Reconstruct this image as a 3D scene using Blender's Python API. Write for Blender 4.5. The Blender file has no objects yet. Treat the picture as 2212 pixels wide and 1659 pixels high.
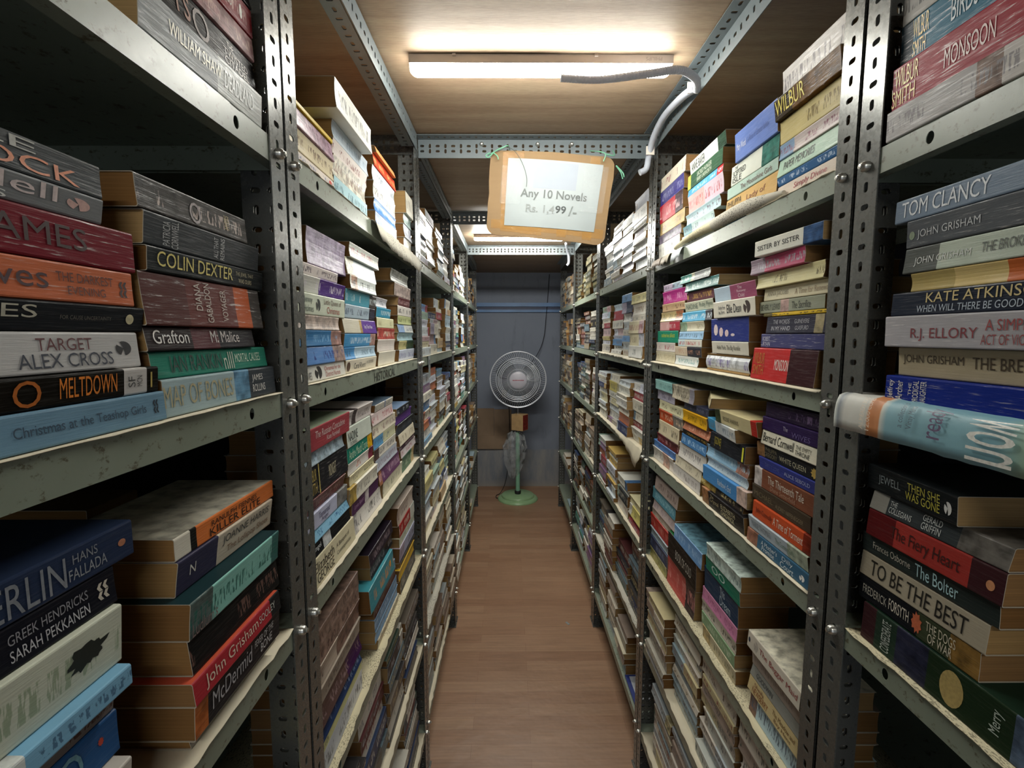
import bpy, bmesh, math, random
from mathutils import Vector, Matrix
sc = bpy.context.scene
COL = sc.collection
R = math.radians
# ------------------------------------------------------------ camera, world, exposure
cam = bpy.data.objects.new('camera', bpy.data.cameras.new('camera'))
COL.objects.link(cam)
cam.location = (-.0825, 0, 1.577)
cam.rotation_euler = (R(90) - math.atan(104.5 / 1030), 0, -math.atan(6 / 1030))
cam.data.sensor_width = 36; cam.data.lens = 1030 / 2212 * 36
cam.data.clip_start = .02
sc.camera = cam
w = bpy.data.worlds.new('world'); sc.world = w; w.use_nodes = True
w.node_tree.nodes['Background'].inputs[0].default_value = (.85, .9, 1, 1)
w.node_tree.nodes['Background'].inputs[1].default_value = .31
sc.view_settings.view_transform = 'Standard'; sc.view_settings.look = 'None'
sc.view_settings.gamma = 1; sc.view_settings.use_curve_mapping = False
sc.view_settings.exposure = 1.38
sc.cycles.max_bounces = 8; sc.cycles.diffuse_bounces = 5
LAMP = 36.0            # emission of the batten diffusers
rnd = random.Random(11)

# ------------------------------------------------------------ helpers
def lin(h):
    h = h.strip('~')
    c = [int(h[i:i+2], 16) / 255 for i in (0, 2, 4)]
    return tuple((x / 12.92 if x <= .04045 else ((x + .055) / 1.055) ** 2.4) for x in c)
def mesh(name, V, F, mats=(), mi=None, smooth=False):
    m = bpy.data.meshes.new(name); m.from_pydata(V, [], F)
    for a in mats: m.materials.append(a)
    if mi: m.polygons.foreach_set('material_index', mi)
    if smooth: m.polygons.foreach_set('use_smooth', [True] * len(F))
    m.update(); return m
def link(name, me, parent=None, loc=None, rot=None):
    o = bpy.data.objects.new(name, me); COL.objects.link(o)
    if parent: o.parent = parent
    if loc: o.location = loc
    if rot: o.rotation_euler = rot
    return o
def empty(name, loc, rot=(0, 0, 0)):
    o = link(name, None, None, loc, rot); o.empty_display_size = .05; return o
def tag(o, label, cat, group=None, kind=None):
    o['label'] = label; o['category'] = cat
    if group: o['group'] = group
    if kind: o['kind'] = kind
    return o
class MB:
    def __init__(s): s.V = []; s.F = []; s.M = []
    def add(s, V, F, mi=0):
        n = len(s.V); s.V += [tuple(v) for v in V]; s.F += [tuple(i + n for i in f) for f in F]; s.M += [mi] * len(F); return s
    def box(s, a, b, mi=0, M=None):
        x0, y0, z0 = a; x1, y1, z1 = b
        V = [(x0,y0,z0),(x1,y0,z0),(x1,y1,z0),(x0,y1,z0),(x0,y0,z1),(x1,y0,z1),(x1,y1,z1),(x0,y1,z1)]
        if M: V = [M @ Vector(v) for v in V]
        return s.add(V, [(0,3,2,1),(4,5,6,7),(0,1,5,4),(1,2,6,5),(2,3,7,6),(3,0,4,7)], mi)
    def tube(s, P, r, n=8, mi=0, cap=True, closed=False):
        P = [Vector(p) for p in P]; rr = r if isinstance(r, (list, tuple)) else [r] * len(P)
        V = []; F = []; N = len(P); up = None
        for i, p in enumerate(P):
            if closed: d = P[(i + 1) % N] - P[i - 1]
            else: d = P[min(i + 1, N - 1)] - P[max(i - 1, 0)]
            d.normalize()
            if up is None:
                up = Vector((0, 0, 1)) if abs(d.z) < .9 else Vector((1, 0, 0))
            a = d.cross(up).normalized(); b = a.cross(d).normalized(); up = b
            for k in range(n):
                t = 2 * math.pi * k / n; V.append(p + a * math.cos(t) * rr[i] + b * math.sin(t) * rr[i])
        for i in range(N if closed else N - 1):
            j = (i + 1) % N
            for k in range(n): F.append((i*n+k, i*n+(k+1)%n, j*n+(k+1)%n, j*n+k))
        if cap and not closed: F += [tuple(range(n - 1, -1, -1)), tuple((N-1)*n + k for k in range(n))]
        return s.add(V, F, mi)
    def lathe(s, prof, n=32, c=(0,0,0), mi=0, axis='z'):
        V = []; F = []
        for (r, z) in prof:
            for k in range(n):
                t = 2 * math.pi * k / n
                v = (r * math.cos(t), r * math.sin(t), z)
                if axis == 'y': v = (v[0], z, v[1])
                V.append((v[0]+c[0], v[1]+c[1], v[2]+c[2]))
        for i in range(len(prof) - 1):
            for k in range(n): F.append((i*n+k, i*n+(k+1)%n, (i+1)*n+(k+1)%n, (i+1)*n+k))
        return s.add(V, F, mi)
    def obj(s, name, mats, parent=None, loc=None, rot=None, smooth=False):
        mats = mats if isinstance(mats, (list, tuple)) else [mats]
        me = mesh(name, s.V, s.F, mats, s.M, smooth)
        if smooth:
            me.set_sharp_from_angle(angle=R(40))
        return link(name, me, parent, loc, rot)
    def me(s, name, mats, smooth=False):
        m = mesh(name, s.V, s.F, mats if isinstance(mats, (list, tuple)) else [mats], s.M, smooth)
        if smooth: m.set_sharp_from_angle(angle=R(40))
        return m
# ------------------------------------------------------------ materials
def mat(name):
    m = bpy.data.materials.new(name); m.use_nodes = True
    return m, m.node_tree.nodes, m.node_tree.links, m.node_tree.nodes['Principled BSDF']
def ramp(N, L, src, stops, interp='LINEAR'):
    r = N.new('ShaderNodeValToRGB'); r.color_ramp.interpolation = interp
    e = r.color_ramp.elements
    while len(e) < len(stops): e.new(.5)
    for a, (p, c) in zip(e, stops): a.position = p; a.color = (*(c if isinstance(c, tuple) else (c, c, c)), 1)
    L.new(src, r.inputs[0]); return r.outputs[0]
def noise(N, L, scale, detail=3, vec=None, rough=.5):
    n = N.new('ShaderNodeTexNoise'); n.inputs['Scale'].default_value = scale
    n.inputs['Detail'].default_value = detail; n.inputs['Roughness'].default_value = rough
    if vec: L.new(vec, n.inputs['Vector'])
    return n.outputs[0]
def mapping(N, L, scale, src=None, loc=(0,0,0), kind='Object'):
    if src is None: src = N.new('ShaderNodeTexCoord').outputs[kind]
    m = N.new('ShaderNodeMapping'); m.inputs['Scale'].default_value = scale; m.inputs['Location'].default_value = loc
    L.new(src, m.inputs['Vector']); return m.outputs[0]
def mix(N, L, f, a, b, mode='MIX'):
    m = N.new('ShaderNodeMix'); m.data_type = 'RGBA'; m.blend_type = mode
    for i, v in ((0, f), (6, a), (7, b)):
        if isinstance(v, (int, float)): m.inputs[i].default_value = v
        elif isinstance(v, tuple): m.inputs[i].default_value = (*v[:3], 1)
        else: L.new(v, m.inputs[i])
    return m.outputs[2]
def math_(N, L, op, a, b=0.0, c=None, clamp=False):
    m = N.new('ShaderNodeMath'); m.operation = op; m.use_clamp = clamp
    for i, v in enumerate((a, b) if c is None else (a, b, c)):
        if isinstance(v, (int, float)): m.inputs[i].default_value = v
        else: L.new(v, m.inputs[i])
    return m.outputs[0]
def bump(N, L, p, h, strength=.2, dist=.001):
    b = N.new('ShaderNodeBump'); b.inputs['Strength'].default_value = strength; b.inputs['Distance'].default_value = dist
    L.new(h, b.inputs['Height']); L.new(b.outputs[0], p.inputs['Normal'])
def simple(name, hexc, rough=.5, metal=0, var=.12, scale=30, spec=.5, bmp=0):
    m, N, L, p = mat(name); c = lin(hexc)
    v = mapping(N, L, (1, 1, 1))
    n = noise(N, L, scale, 4, v)
    col = ramp(N, L, n, [(.3, tuple(x * (1 - var) for x in c)), (.7, tuple(min(1, x * (1 + var)) for x in c))])
    L.new(col, p.inputs['Base Color']); p.inputs['Roughness'].default_value = rough
    p.inputs['Metallic'].default_value = metal; p.inputs['Specular IOR Level'].default_value = spec
    if bmp: bump(N, L, p, n, bmp)
    return m
def painted_steel(name, c1, c2, rust, rough, spec=.5, metal=0.0, wear=.64):
    m, N, L, p = mat(name)
    v = mapping(N, L, (1, 1, 1), kind='Object')
    a = noise(N, L, 9, 6, v, .6); b = noise(N, L, 140, 3, v, .7)
    base = mix(N, L, a, lin(c1), lin(c2))
    sp = ramp(N, L, noise(N, L, 60, 8, mapping(N, L, (1, 1, 1.5)), .75), [(wear, 0.0), (wear + .06, 1.0)])
    col = mix(N, L, sp, base, lin(rust))
    L.new(col, p.inputs['Base Color'])
    rr = math_(N, L, 'ADD', math_(N, L, 'MULTIPLY_ADD', b, .2, rough - .16), math_(N, L, 'MULTIPLY', a, .13))
    L.new(rr, p.inputs['Roughness']); p.inputs['Specular IOR Level'].default_value = spec
    p.inputs['Metallic'].default_value = metal
    bump(N, L, p, b, .12, .0006)
    return m
M_POST = painted_steel('grey_enamel_posts', '6b6d69', '5a5b57', '2e2a26', .27, .7, .35, .75)
M_SHELF = painted_steel('sage_grey_enamel_shelves', '8d978a', '79826f', '56523f', .36, .65, 0, .565)
M_BEAM = painted_steel('blue_grey_enamel_beams', '6f797c', '5f686b', '3a3a38', .38, .6, 0, .68)
M_BOLT = simple('zinc_bolt', 'c8c8c0', .28, .85, .15, 300)
M_BLACK = simple('black_rubber', '1a1a1a', .6)
M_DARK = simple('dark_void_wall', '3a3c42', .9)

def covers():
    m, N, L, p = mat('printed_paper_cover')
    at = lambda n: (lambda a: (setattr(a, 'attribute_name', n), a)[1])(N.new('ShaderNodeAttribute'))
    col = at('col'); ink = at('ink'); uv = at('suv'); crs = at('crs')
    sep = N.new('ShaderNodeSeparateXYZ'); L.new(uv.outputs['Vector'], sep.inputs[0])
    u, v, r = sep.outputs
    # pseudo lettering: strokes inside words inside a band across the spine
    cx = N.new('ShaderNodeCombineXYZ'); L.new(math_(N, L, 'MULTIPLY', u, 330.), cx.inputs[0]); L.new(math_(N, L, 'MULTIPLY', v, 2.2), cx.inputs[1]); L.new(math_(N, L, 'MULTIPLY', r, 50.), cx.inputs[2])
    st = noise(N, L, 1.0, 2, cx.outputs[0], .6)
    strokes = ramp(N, L, st, [(.5, 0.0), (.56, 1.0)])
    cw = N.new('ShaderNodeCombineXYZ'); L.new(math_(N, L, 'MULTIPLY', u, 26.), cw.inputs[0]); L.new(math_(N, L, 'MULTIPLY', r, 91.), cw.inputs[1])
    wd = ramp(N, L, noise(N, L, 1.0, 1, cw.outputs[0]), [(.44, 0.0), (.47, 1.0)])
    band = ramp(N, L, v, [(.0, 0.0), (.24, 0.0), (.27, 1.0), (.7, 1.0), (.73, 0.0)])
    msk = math_(N, L, 'MULTIPLY', math_(N, L, 'MULTIPLY', strokes, wd), math_(N, L, 'MULTIPLY', band, ink.outputs['Alpha']))
    # blotched picture areas
    mt = mapping(N, L, (70, 55, 70), loc=(0, 0, 0))
    add = N.new('ShaderNodeVectorMath'); add.operation = 'ADD'; L.new(mt, add.inputs[0])
    cr3 = N.new('ShaderNodeCombineXYZ'); L.new(math_(N, L, 'MULTIPLY', r, 37.), cr3.inputs[0]); L.new(cr3.outputs[0], add.inputs[1])
    bl = ramp(N, L, noise(N, L, 1., 4, add.outputs[0]), [(.33, .3), (.5, .85), (.68, 1.3)])
    blot = mix(N, L, 1.0, col.outputs['Color'], bl, 'MULTIPLY')
    base = mix(N, L, col.outputs['Alpha'], col.outputs['Color'], blot)
    grime = ramp(N, L, noise(N, L, 30, 5, mapping(N, L, (1, 1, 1))), [(.3, .9), (.65, 1.0)])
    base = mix(N, L, 1.0, base, grime, 'MULTIPLY')
    base = mix(N, L, msk, base, ink.outputs['Color'])
    # creases running along the spine
    cc = N.new('ShaderNodeCombineXYZ'); L.new(math_(N, L, 'MULTIPLY', u, 34.), cc.inputs[0]); L.new(math_(N, L, 'MULTIPLY', v, 17.), cc.inputs[1]); L.new(math_(N, L, 'MULTIPLY', r, 23.), cc.inputs[2])
    cn = noise(N, L, 1., 5, cc.outputs[0], .65)
    crease = math_(N, L, 'MULTIPLY', ramp(N, L, cn, [(.60, 0.0), (.66, 1.0)]), crs.outputs['Fac'])
    base = mix(N, L, math_(N, L, 'MULTIPLY', crease, .6), base, (.75, .73, .7))
    L.new(base, p.inputs['Base Color'])
    p.inputs['Roughness'].default_value = .34; L.new(math_(N, L, 'MULTIPLY_ADD', ramp(N, L, cn, [(.5, 0.0), (.66, 1.0)]), .26, .06), p.inputs['Specular IOR Level'])
    bump(N, L, p, cn, .25, .0012)
    return m
def pages():
    m, N, L, p = mat('aged_page_block')
    at = N.new('ShaderNodeAttribute'); at.attribute_name = 'col'
    n = noise(N, L, 1, 4, mapping(N, L, (8, 8, 900)), .6)
    g = ramp(N, L, n, [(.3, .7), (.7, 1.08)])
    L.new(mix(N, L, 1., at.outputs['Color'], g, 'MULTIPLY'), p.inputs['Base Color'])
    p.inputs['Roughness'].default_value = .9; p.inputs['Specular IOR Level'].default_value = .1
    return m
def attr_mat(name, rough):
    m, N, L, p = mat(name)
    at = N.new('ShaderNodeAttribute'); at.attribute_name = 'col'
    n = ramp(N, L, noise(N, L, 260, 3, mapping(N, L, (1, 1, 1))), [(.3, .75), (.6, 1.0)])
    L.new(mix(N, L, 1., at.outputs['Color'], n, 'MULTIPLY'), p.inputs['Base Color']); p.inputs['Roughness'].default_value = rough
    return m
M_COVER = covers(); M_PAGE = pages(); M_INK = attr_mat('printed_ink', .4)
BOOKS = [
('L',0,1,0,0.4113,0.603,1.8242,0.0376,0.008,'8d9192>.55|c9ccc8','',{'d': 'silver grey paperback with cream lettering','t': [('WILLIAM SHAW',0.18,0.58,0.4,0.72,'e6dcae'),('DEADLAND',0.61,0.9,0.3,0.75,'eef0ee')]}),
('L',0,1,0,0.4131,0.606,1.8622,0.0379,0,'1c1a1a','',{'d': 'black paperback with stacked grey title','t': [('THE',0.72,0.78,0.64,0.84,'b8b0a8'),('TWISTED',0.68,0.92,0.42,0.62,'c0b8b0'),('CITADEL',0.68,0.92,0.18,0.38,'c0b8b0'),('O',0.42,0.55,0.15,0.9,'8a7d78'),('rs',0.3,0.4,0.3,0.9,'a06a50')]}),
('L',0,1,0,0.4196,0.606,1.9005,0.0261,0,'b98f8f~','d8b8b0',{'d': 'dusty pink paperback'}),
('L',0,1,0,0.4148,0.606,1.927,0.0315,0,'8e2c33','d8b0a8',{'d': 'red paperback with small white emblem','t': [('club',0.7,0.78,0.3,0.7,'e8d8d0'),('o',0.86,0.89,0.25,0.75,'f0eae0')]}),
('L',0,1,0,0.435,0.606,1.9588,0.03,0,'2a2626','888888',{}),
('L',0,2,0,0.2106,0.4089,1.5052,0.0245,0.008,'7397ae','',{'d': 'light blue paperback with thin title','t': [('Christmas at the Teashop Girls',0.36,0.89,0.3,0.66,'3c5266'),('#',0.93,0.96,0.3,0.75,'22303c')]}),
('L',0,2,0,0.2266,0.4053,1.5301,0.0212,0.006,'17140f>.80|cfccc8>.93|17140f','',{'d': 'black paperback with flame orange title','t': [('MELTDOWN',0.5,0.76,0.22,0.88,'f08a2c'),('O',0.33,0.43,0.1,0.9,'c06a20'),('SF',0.82,0.86,0.3,0.7,'4a4a4a',1),('MCN',0.87,0.9,0.3,0.7,'4a4a4a',1),('I',0.95,0.96,0.2,0.8,'c8b060')]}),
('L',0,2,0,0.206,0.3943,1.5517,0.0279,0,'5f6268~>.42|c9c8c6','',{'d': 'white paperback with grey picture panel','t': [('TARGET',0.55,0.77,0.55,0.85,'6d3f42'),('ALEX CROSS',0.48,0.86,0.14,0.48,'3f4552'),('@',0.88,0.96,0.35,0.75,'2a2c30')]}),
('L',0,2,0,0.2024,0.4011,1.58,0.0197,0,'23262a','',{'d': 'black paperback with pale serif name','t': [('JAMES',0.2,0.55,0.3,0.85,'c9c6b4'),('FOR CAUSE UNCERTAINTY',0.63,0.84,0.42,0.56,'6e6a62'),('o',0.91,0.95,0.3,0.7,'d8cfa8')]}),
('L',0,2,0,0.2008,0.3931,1.6001,0.0268,0,'cf7450','',{'d': 'orange paperback with dark title','cr': 0.6,'t': [('Cleeves',0.2,0.63,0.3,0.85,'4a3038'),('THE DARKEST',0.66,0.9,0.52,0.76,'5a2c28'),('EVENING',0.7,0.86,0.2,0.42,'5a2c28'),('#',0.93,0.97,0.25,0.7,'3a2a30')]}),
('L',0,2,0,0.1992,0.397,1.6272,0.0317,0,'7c2430','',{'d': 'thick dark red creased paperback','cr': 1,'t': [('AMES',0.45,0.78,0.3,0.78,'3c2424'),('P.D.',0.2,0.42,0.3,0.78,'3c2424')]}),
('L',0,2,0,0.1891,0.3696,1.6593,0.0184,0,'85888a','',{'d': 'grey paperback with pink white name','t': [('Rendell',0.2,0.8,0.38,0.92,'e6d6d4'),('YEARS',0.3,0.62,0.06,0.3,'eef0ee'),('@',0.84,0.94,0.3,0.75,'e0b8b0')]}),
('L',0,2,0,0.1824,0.3707,1.6781,0.0237,0,'4c5052','',{'d': 'charcoal paperback with orange title','w': 0.13,'t': [('STYLE',0.18,0.74,0.62,0.92,'b9bab2'),('SHAMROCK',0.0,0.9,0.12,0.55,'e88a5a')]}),
('L',0,2,1,0.4104,0.606,1.5052,0.0335,0.006,'a6bcc0>.55|6f9dbd~>.7|40464c','',{'d': 'pale blue and charcoal paperback','t': [('MAP OF BONES',0.0,0.53,0.25,0.82,'b9b08c'),('JAMES',0.73,0.85,0.52,0.8,'e8e8e4'),('ROLLINS',0.73,0.87,0.2,0.46,'e8e8e4')]}),
('L',0,2,1,0.4068,0.5987,1.5391,0.0239,0,'2f8570','',{'d': 'teal green paperback','t': [('IAN RANKIN',0.12,0.52,0.2,0.82,'1a3a32'),('nIII',0.54,0.63,0.1,0.85,'c9d0c0'),('MORTAL CAUSES',0.65,0.92,0.35,0.75,'d8ecd8')]}),
('L',0,2,1,0.4026,0.5713,1.5635,0.0216,0,'2a2022>.35|5e3238>.6|232026','',{'d': 'dark maroon paperback','t': [('Grafton',0.05,0.32,0.3,0.85,'e8e6e2'),('M: Malice',0.52,0.82,0.3,0.85,'c8bfbc')]}),
('L',0,2,1,0.4026,0.5915,1.5855,0.046,0,'5a3532>.3|6b3a36>.72|c0613a>.88|4a4644','',{'d': 'thick brown and orange cracked paperback','cr': 1,'t': [('DIANA',0.36,0.41,0.35,0.92,'c9bcb0',1),('GABALDON',0.44,0.49,0.1,0.95,'c9bcb0',1),('VOYAGER',0.58,0.63,0.15,0.85,'c9bcb0',1)]}),
('L',0,2,1,0.4115,0.6002,1.6318,0.0216,0,'1f2426','',{'d': 'black paperback with yellow name','t': [('COLIN DEXTER',0.06,0.66,0.26,0.86,'e8d878'),('THE JEWEL THAT',0.69,0.88,0.5,0.75,'b8b090'),('WAS OURS',0.72,0.86,0.2,0.42,'b8b090')]}),
('L',0,2,1,0.41,0.5924,1.6539,0.0281,0,'3d4144','',{'d': 'slate paperback with upright lettering','t': [('PATRICIA',0.12,0.17,0.1,0.85,'a8acac',1),('CORNWELL',0.18,0.23,0.05,0.9,'a8acac',1),('ALL THAT',0.52,0.56,0.12,0.85,'b8bcbc',1),('REMAINS',0.58,0.62,0.1,0.88,'b8bcbc',1)]}),
('L',0,2,1,0.4047,0.5688,1.6823,0.0282,0,'4a4744~','c8b8b0',{'d': 'worn dark grey paperback','cr': 1,'t': [('MYERS',0.74,0.79,0.3,0.8,'b8a868',1),('O',0.4,0.5,0.1,0.8,'9a9090')]}),
('L',0,3,0,0.1625,0.3573,1.1842,0.0168,0,'3a3d3a','98a49c',{}),
('L',0,3,0,0.1729,0.3544,1.2014,0.0155,0,'2b3a36','98a49c',{}),
('L',0,3,0,0.1431,0.3386,1.2173,0.0375,0.012,'c2bcb2','8a5048',{'d': 'off white paperback with grey title','t': [('H',0.9,0.95,0.3,0.7,'3a3a3a')]}),
('L',0,3,0,0.1629,0.344,1.2552,0.0345,0,'2c5688','',{'d': 'royal blue paperback with oval emblem','t': [('O',0.72,0.83,0.1,0.9,'6a98a8'),('*',0.9,0.93,0.5,0.7,'c04838')]}),
('L',0,3,0,0.1506,0.3422,1.2901,0.0177,0,'7d7470','4a3028',{'d': 'brown grey paperback'}),
('L',0,3,0,0.1658,0.3466,1.3082,0.0168,0.012,'cfd4d0~>.55|7fb2d0','4a6c88',{'d': 'sky blue paperback'}),
('L',0,3,0,0.1719,0.3499,1.3254,0.0463,0.004,'cfd3c0','9aa88c',{'d': 'thick pale green paperback with dark splash','t': [('~',0.72,0.95,0.3,0.8,'1f2a28')]}),
('L',0,3,0,0.1557,0.3528,1.372,0.0289,0,'1b1c24','',{'d': 'black paperback with white author name','t': [('GREEK HENDRICKS',0.6,0.88,0.55,0.78,'9a9aa0'),('SARAH PEKKANEN',0.6,0.88,0.18,0.44,'c8c8cc'),('US',0.42,0.52,0.25,0.75,'d8d050'),('#',0.92,0.97,0.3,0.75,'d0c8b8')]}),
('L',0,3,0,0.1901,0.3727,1.4013,0.0285,0,'2c3852','',{'d': 'navy paperback with grey lettering','t': [('BERLIN',0.35,0.68,0.12,0.85,'8a8f96'),('HANS',0.71,0.82,0.58,0.82,'8f949a'),('FALLADA',0.69,0.86,0.2,0.48,'9a9fa4'),('o',0.92,0.96,0.4,0.6,'c08060')]}),
('L',0,3,1,0.4185,0.5826,1.1842,0.0189,0,'8a8478','3a3a38',{'d': 'grey paperback'}),
('L',0,3,1,0.406,0.5668,1.2035,0.0368,0.016,'c8703a~>.12|26262a','',{'d': 'black paperback with flame edge','t': [('McDermid',0.16,0.6,0.3,0.8,'c0c0c4'),('FEVER OF THE',0.64,0.9,0.55,0.78,'d8d8d8'),('BONE',0.72,0.88,0.2,0.48,'d8d8d8')]}),
('L',0,3,1,0.4019,0.5628,1.2407,0.0231,0.02,'a83038>.86|202224','',{'top': 'c85840','d': 'red paperback with white italic name','t': [('John Grisham',0.1,0.68,0.2,0.85,'e0ccb8'),('SOOLEY',0.7,0.92,0.4,0.75,'c8c8c0')]}),
('L',0,3,1,0.4112,0.5762,1.2642,0.0349,0.012,'1b1c1c','6a5048',{'d': 'thin black paperback'}),
('L',0,3,1,0.4088,0.5738,1.2996,0.0363,0.016,'5d6f6c~>.2|8cc8bc>.9|3a6a66','2f6a60',{'top': '20383c','d': 'teal paperback with black lower edge','t': [("Ludlum's",0.02,0.25,0.05,0.4,'8a7a78')]}),
('L',0,3,1,0.4181,0.5918,1.3363,0.034,0,'3c3a52>.35|cfc4b0','',{'d': 'beige and dark violet paperback','t': [('JOANNE HARRIS',0.4,0.95,0.52,0.85,'4a4a48'),('The Lollipop Shoes',0.45,0.95,0.18,0.46,'8a6a50'),('N',0.1,0.15,0.4,0.7,'f0ece0')]}),
('L',0,3,1,0.4183,0.599,1.3707,0.0217,0,'d9d4c4>.12|1f211f~>.17|d97a40','',{'top': 'b8b4a4~','d': 'paperback with orange spine on stack top','t': [('RANULPH FIENNES',0.3,0.78,0.55,0.82,'241812'),('KILLER ELITE',0.28,0.82,0.12,0.5,'241812')]}),
('R',0,1,0,0.4343,0.606,1.8102,0.0346,0.01,'b6b4b2>.65|8a7468~>.8|c8c4be','8a8688',{'cr': 1,'d': 'silver white cracked paperback'}),
('R',0,1,0,0.4249,0.606,1.8452,0.0493,0.006,'a02c3a','',{'cr': 0.8,'d': 'crimson paperback with gold lettering','t': [('WILBUR',0.02,0.2,0.5,0.92,'f0cc4c'),('SMITH',0.0,0.18,0.08,0.46,'f0cc4c'),('MONSOON',0.38,0.68,0.3,0.7,'c8a8a0')]}),
('R',0,1,0,0.4335,0.606,1.8949,0.0471,0,'1c3038>.1|38748c','',{'cr': 0.8,'d': 'blue paperback with gold and silver lettering','t': [('WILBUR',0.1,0.22,0.5,0.95,'e8c84a'),('SMITH',0.1,0.2,0.1,0.45,'e8c84a'),('BIRDS OF',0.38,0.66,0.3,0.8,'b8c8cc')]}),
('R',0,1,0,0.4355,0.606,1.9424,0.0466,0,'b8b6b0','6a6a68',{}),
('R',0,2,0,0.381,0.5787,1.4972,0.0321,0.008,'1c2f86','',{'cr': 0.5,'d': 'bright blue paperback with upright lettering','t': [('Jeffrey',0.02,0.07,0.15,0.85,'e8e4dc',1),('Archer',0.08,0.13,0.15,0.85,'e8e4dc',1),('THE',0.17,0.19,0.35,0.8,'e8e4dc',1),('PRODIGAL',0.2,0.24,0.1,0.9,'e8e4dc',1),('DAUGHTER',0.25,0.29,0.1,0.9,'e8e4dc',1)]}),
('R',0,2,0,0.3873,0.5719,1.5297,0.0337,0,'b9ac8e','',{'d': 'tan paperback with brown serif title','t': [('JOHN GRISHAM',0.04,0.45,0.4,0.75,'4a3c28'),('THE BRETHREN',0.5,0.98,0.4,0.75,'4a3c28')]}),
('R',0,2,0,0.3952,0.5811,1.5638,0.0358,0.012,'b2b0b4','',{'cr': 1,'d': 'silver paperback with dark red name','t': [('R.J. ELLORY',0.2,0.62,0.2,0.6,'8a3a40'),('A SIMPLE',0.66,0.9,0.5,0.8,'a84a4a'),('ACT OF VIOLENCE',0.64,0.98,0.12,0.4,'9a4a4a')]}),
('R',0,2,0,0.3998,0.5815,1.6,0.027,0.006,'262c3a','',{'d': 'navy paperback with gold capitals','t': [('KATE ATKINSON',0.26,0.95,0.5,0.9,'d8c488'),('WHEN WILL THERE BE GOOD NEWS?',0.2,0.98,0.12,0.4,'b8c4d0')]}),
('R',0,2,0,0.3831,0.5643,1.6274,0.0213,0,'b8a468>.3|d6be80>.6|c86a38','',{'d': 'blurry yellow and orange paperback'}),
('R',0,2,0,0.3962,0.5756,1.6491,0.029,0,'5f635f>.25|b9c4b4','',{'d': 'pale green paperback with dark end','t': [('JOHN GRISHAM',0.08,0.46,0.25,0.6,'d0d4d0'),('THE BROKER',0.52,0.78,0.35,0.7,'4a5048')]}),
('R',0,2,0,0.3902,0.5749,1.6785,0.0316,0,'5c6064','',{'d': 'dark silver paperback','cr': 0.5,'t': [('JOHN GRISHAM',0.08,0.48,0.25,0.6,'c6cacb'),('o',0.02,0.06,0.3,0.6,'8a9a80')]}),
('R',0,2,0,0.4027,0.594,1.7105,0.027,0,'7d8ea0','',{'d': 'steel blue paperback with silver name','t': [('TOM CLANCY',0.05,0.6,0.2,0.85,'e6ecef')]}),
('R',0,3,0,0.3219,0.5919,1.1822,0.0481,0.004,'3a2024>.08|26382c>.2|2c2e42~>.36|20301f>.7|5a6a80~>.85|20342a','',{'w': 0.15,'top': '1c3024','d': 'large dark green hardback with pictures','t': [('CONFEDERATE',0.12,0.17,0.1,0.9,'b8c0b8',1),('Merry',0.62,0.67,0.3,0.8,'b8c4b8',1),('o',0.42,0.52,0.1,0.9,'b09a60')]}),
('R',0,3,0,0.4425,0.606,1.2307,0.0317,0,'1a1c20>.55|3c4430>.8|8a6a38~','',{'d': 'black paperback with round orange emblem','t': [('FREDERICK',0.04,0.28,0.3,0.65,'b8b4a8'),('FORSYTH',0.3,0.48,0.3,0.75,'e0d8c8'),('*',0.5,0.59,0.1,0.95,'c86a48'),('THE DOGS',0.62,0.84,0.5,0.85,'d8d0b8'),('OF WAR',0.64,0.82,0.12,0.46,'d8d0b8')]}),
('R',0,3,0,0.4376,0.606,1.2628,0.0323,0,'a39a86','',{'d': 'tan paperback with bold black title','t': [('TO BE THE BEST',0.1,0.88,0.2,0.8,'1c1a16')]}),
('R',0,3,0,0.4289,0.606,1.2955,0.0254,0,'2c3432','',{'d': 'dark green paperback with script title','t': [('Frances Osborne',0.1,0.42,0.35,0.7,'c0bcae'),('The Bolter',0.46,0.76,0.2,0.8,'b8dce0')]}),
('R',0,3,0,0.4234,0.5955,1.3213,0.0338,0.004,'5a1a1c>.25|9a3630>.8|3c2024','',{'d': 'dark red paperback with script title','t': [('The Fiery Heart',0.22,0.74,0.2,0.75,'3c1614'),('o',0.9,0.95,0.3,0.6,'c88a60')]}),
('R',0,3,0,0.4239,0.5962,1.3556,0.0238,0,'8a8880>.15|353a3c>.7|6a6660~','',{'d': 'grey and black paperback','t': [('THE',0.17,0.23,0.55,0.8,'c8ccc8'),('COLLEGIANS',0.17,0.36,0.2,0.5,'c8ccc8'),('GERALD',0.44,0.58,0.55,0.85,'c8ccc8'),('GRIFFIN',0.44,0.58,0.15,0.48,'c8ccc8')]}),
('R',0,3,0,0.4736,0.606,1.3798,0.0323,0,'1c2022','',{'d': 'black paperback with yellow title','yaw': -3,'t': [('JEWELL',0.15,0.42,0.3,0.7,'8a9496'),('THEN SHE',0.5,0.84,0.52,0.82,'c0b84c'),('WAS GONE',0.48,0.84,0.18,0.48,'c8c04c'),('@',0.88,0.95,0.25,0.7,'e0e0dc')]}),
('R',0,4,0,0.4078,0.5928,0.8502,0.0414,0,'2a1a18','c0a878',{'d': 'dark brown paperback with gold initials','t': [('G',0.05,0.2,0.2,0.85,'b8a078'),('CLAY',0.3,0.6,0.3,0.7,'b8a078')]}),
('R',0,4,0,0.3778,0.5778,0.892,0.03,0,'202a22','3a4a3c',{'top': '1b2a20','d': 'dark green paperback with pale edge'}),
('L',0,4,0,0.4454,0.606,0.8502,0.0525,0,'3a3a40','a0a0a0',{}),
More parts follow.
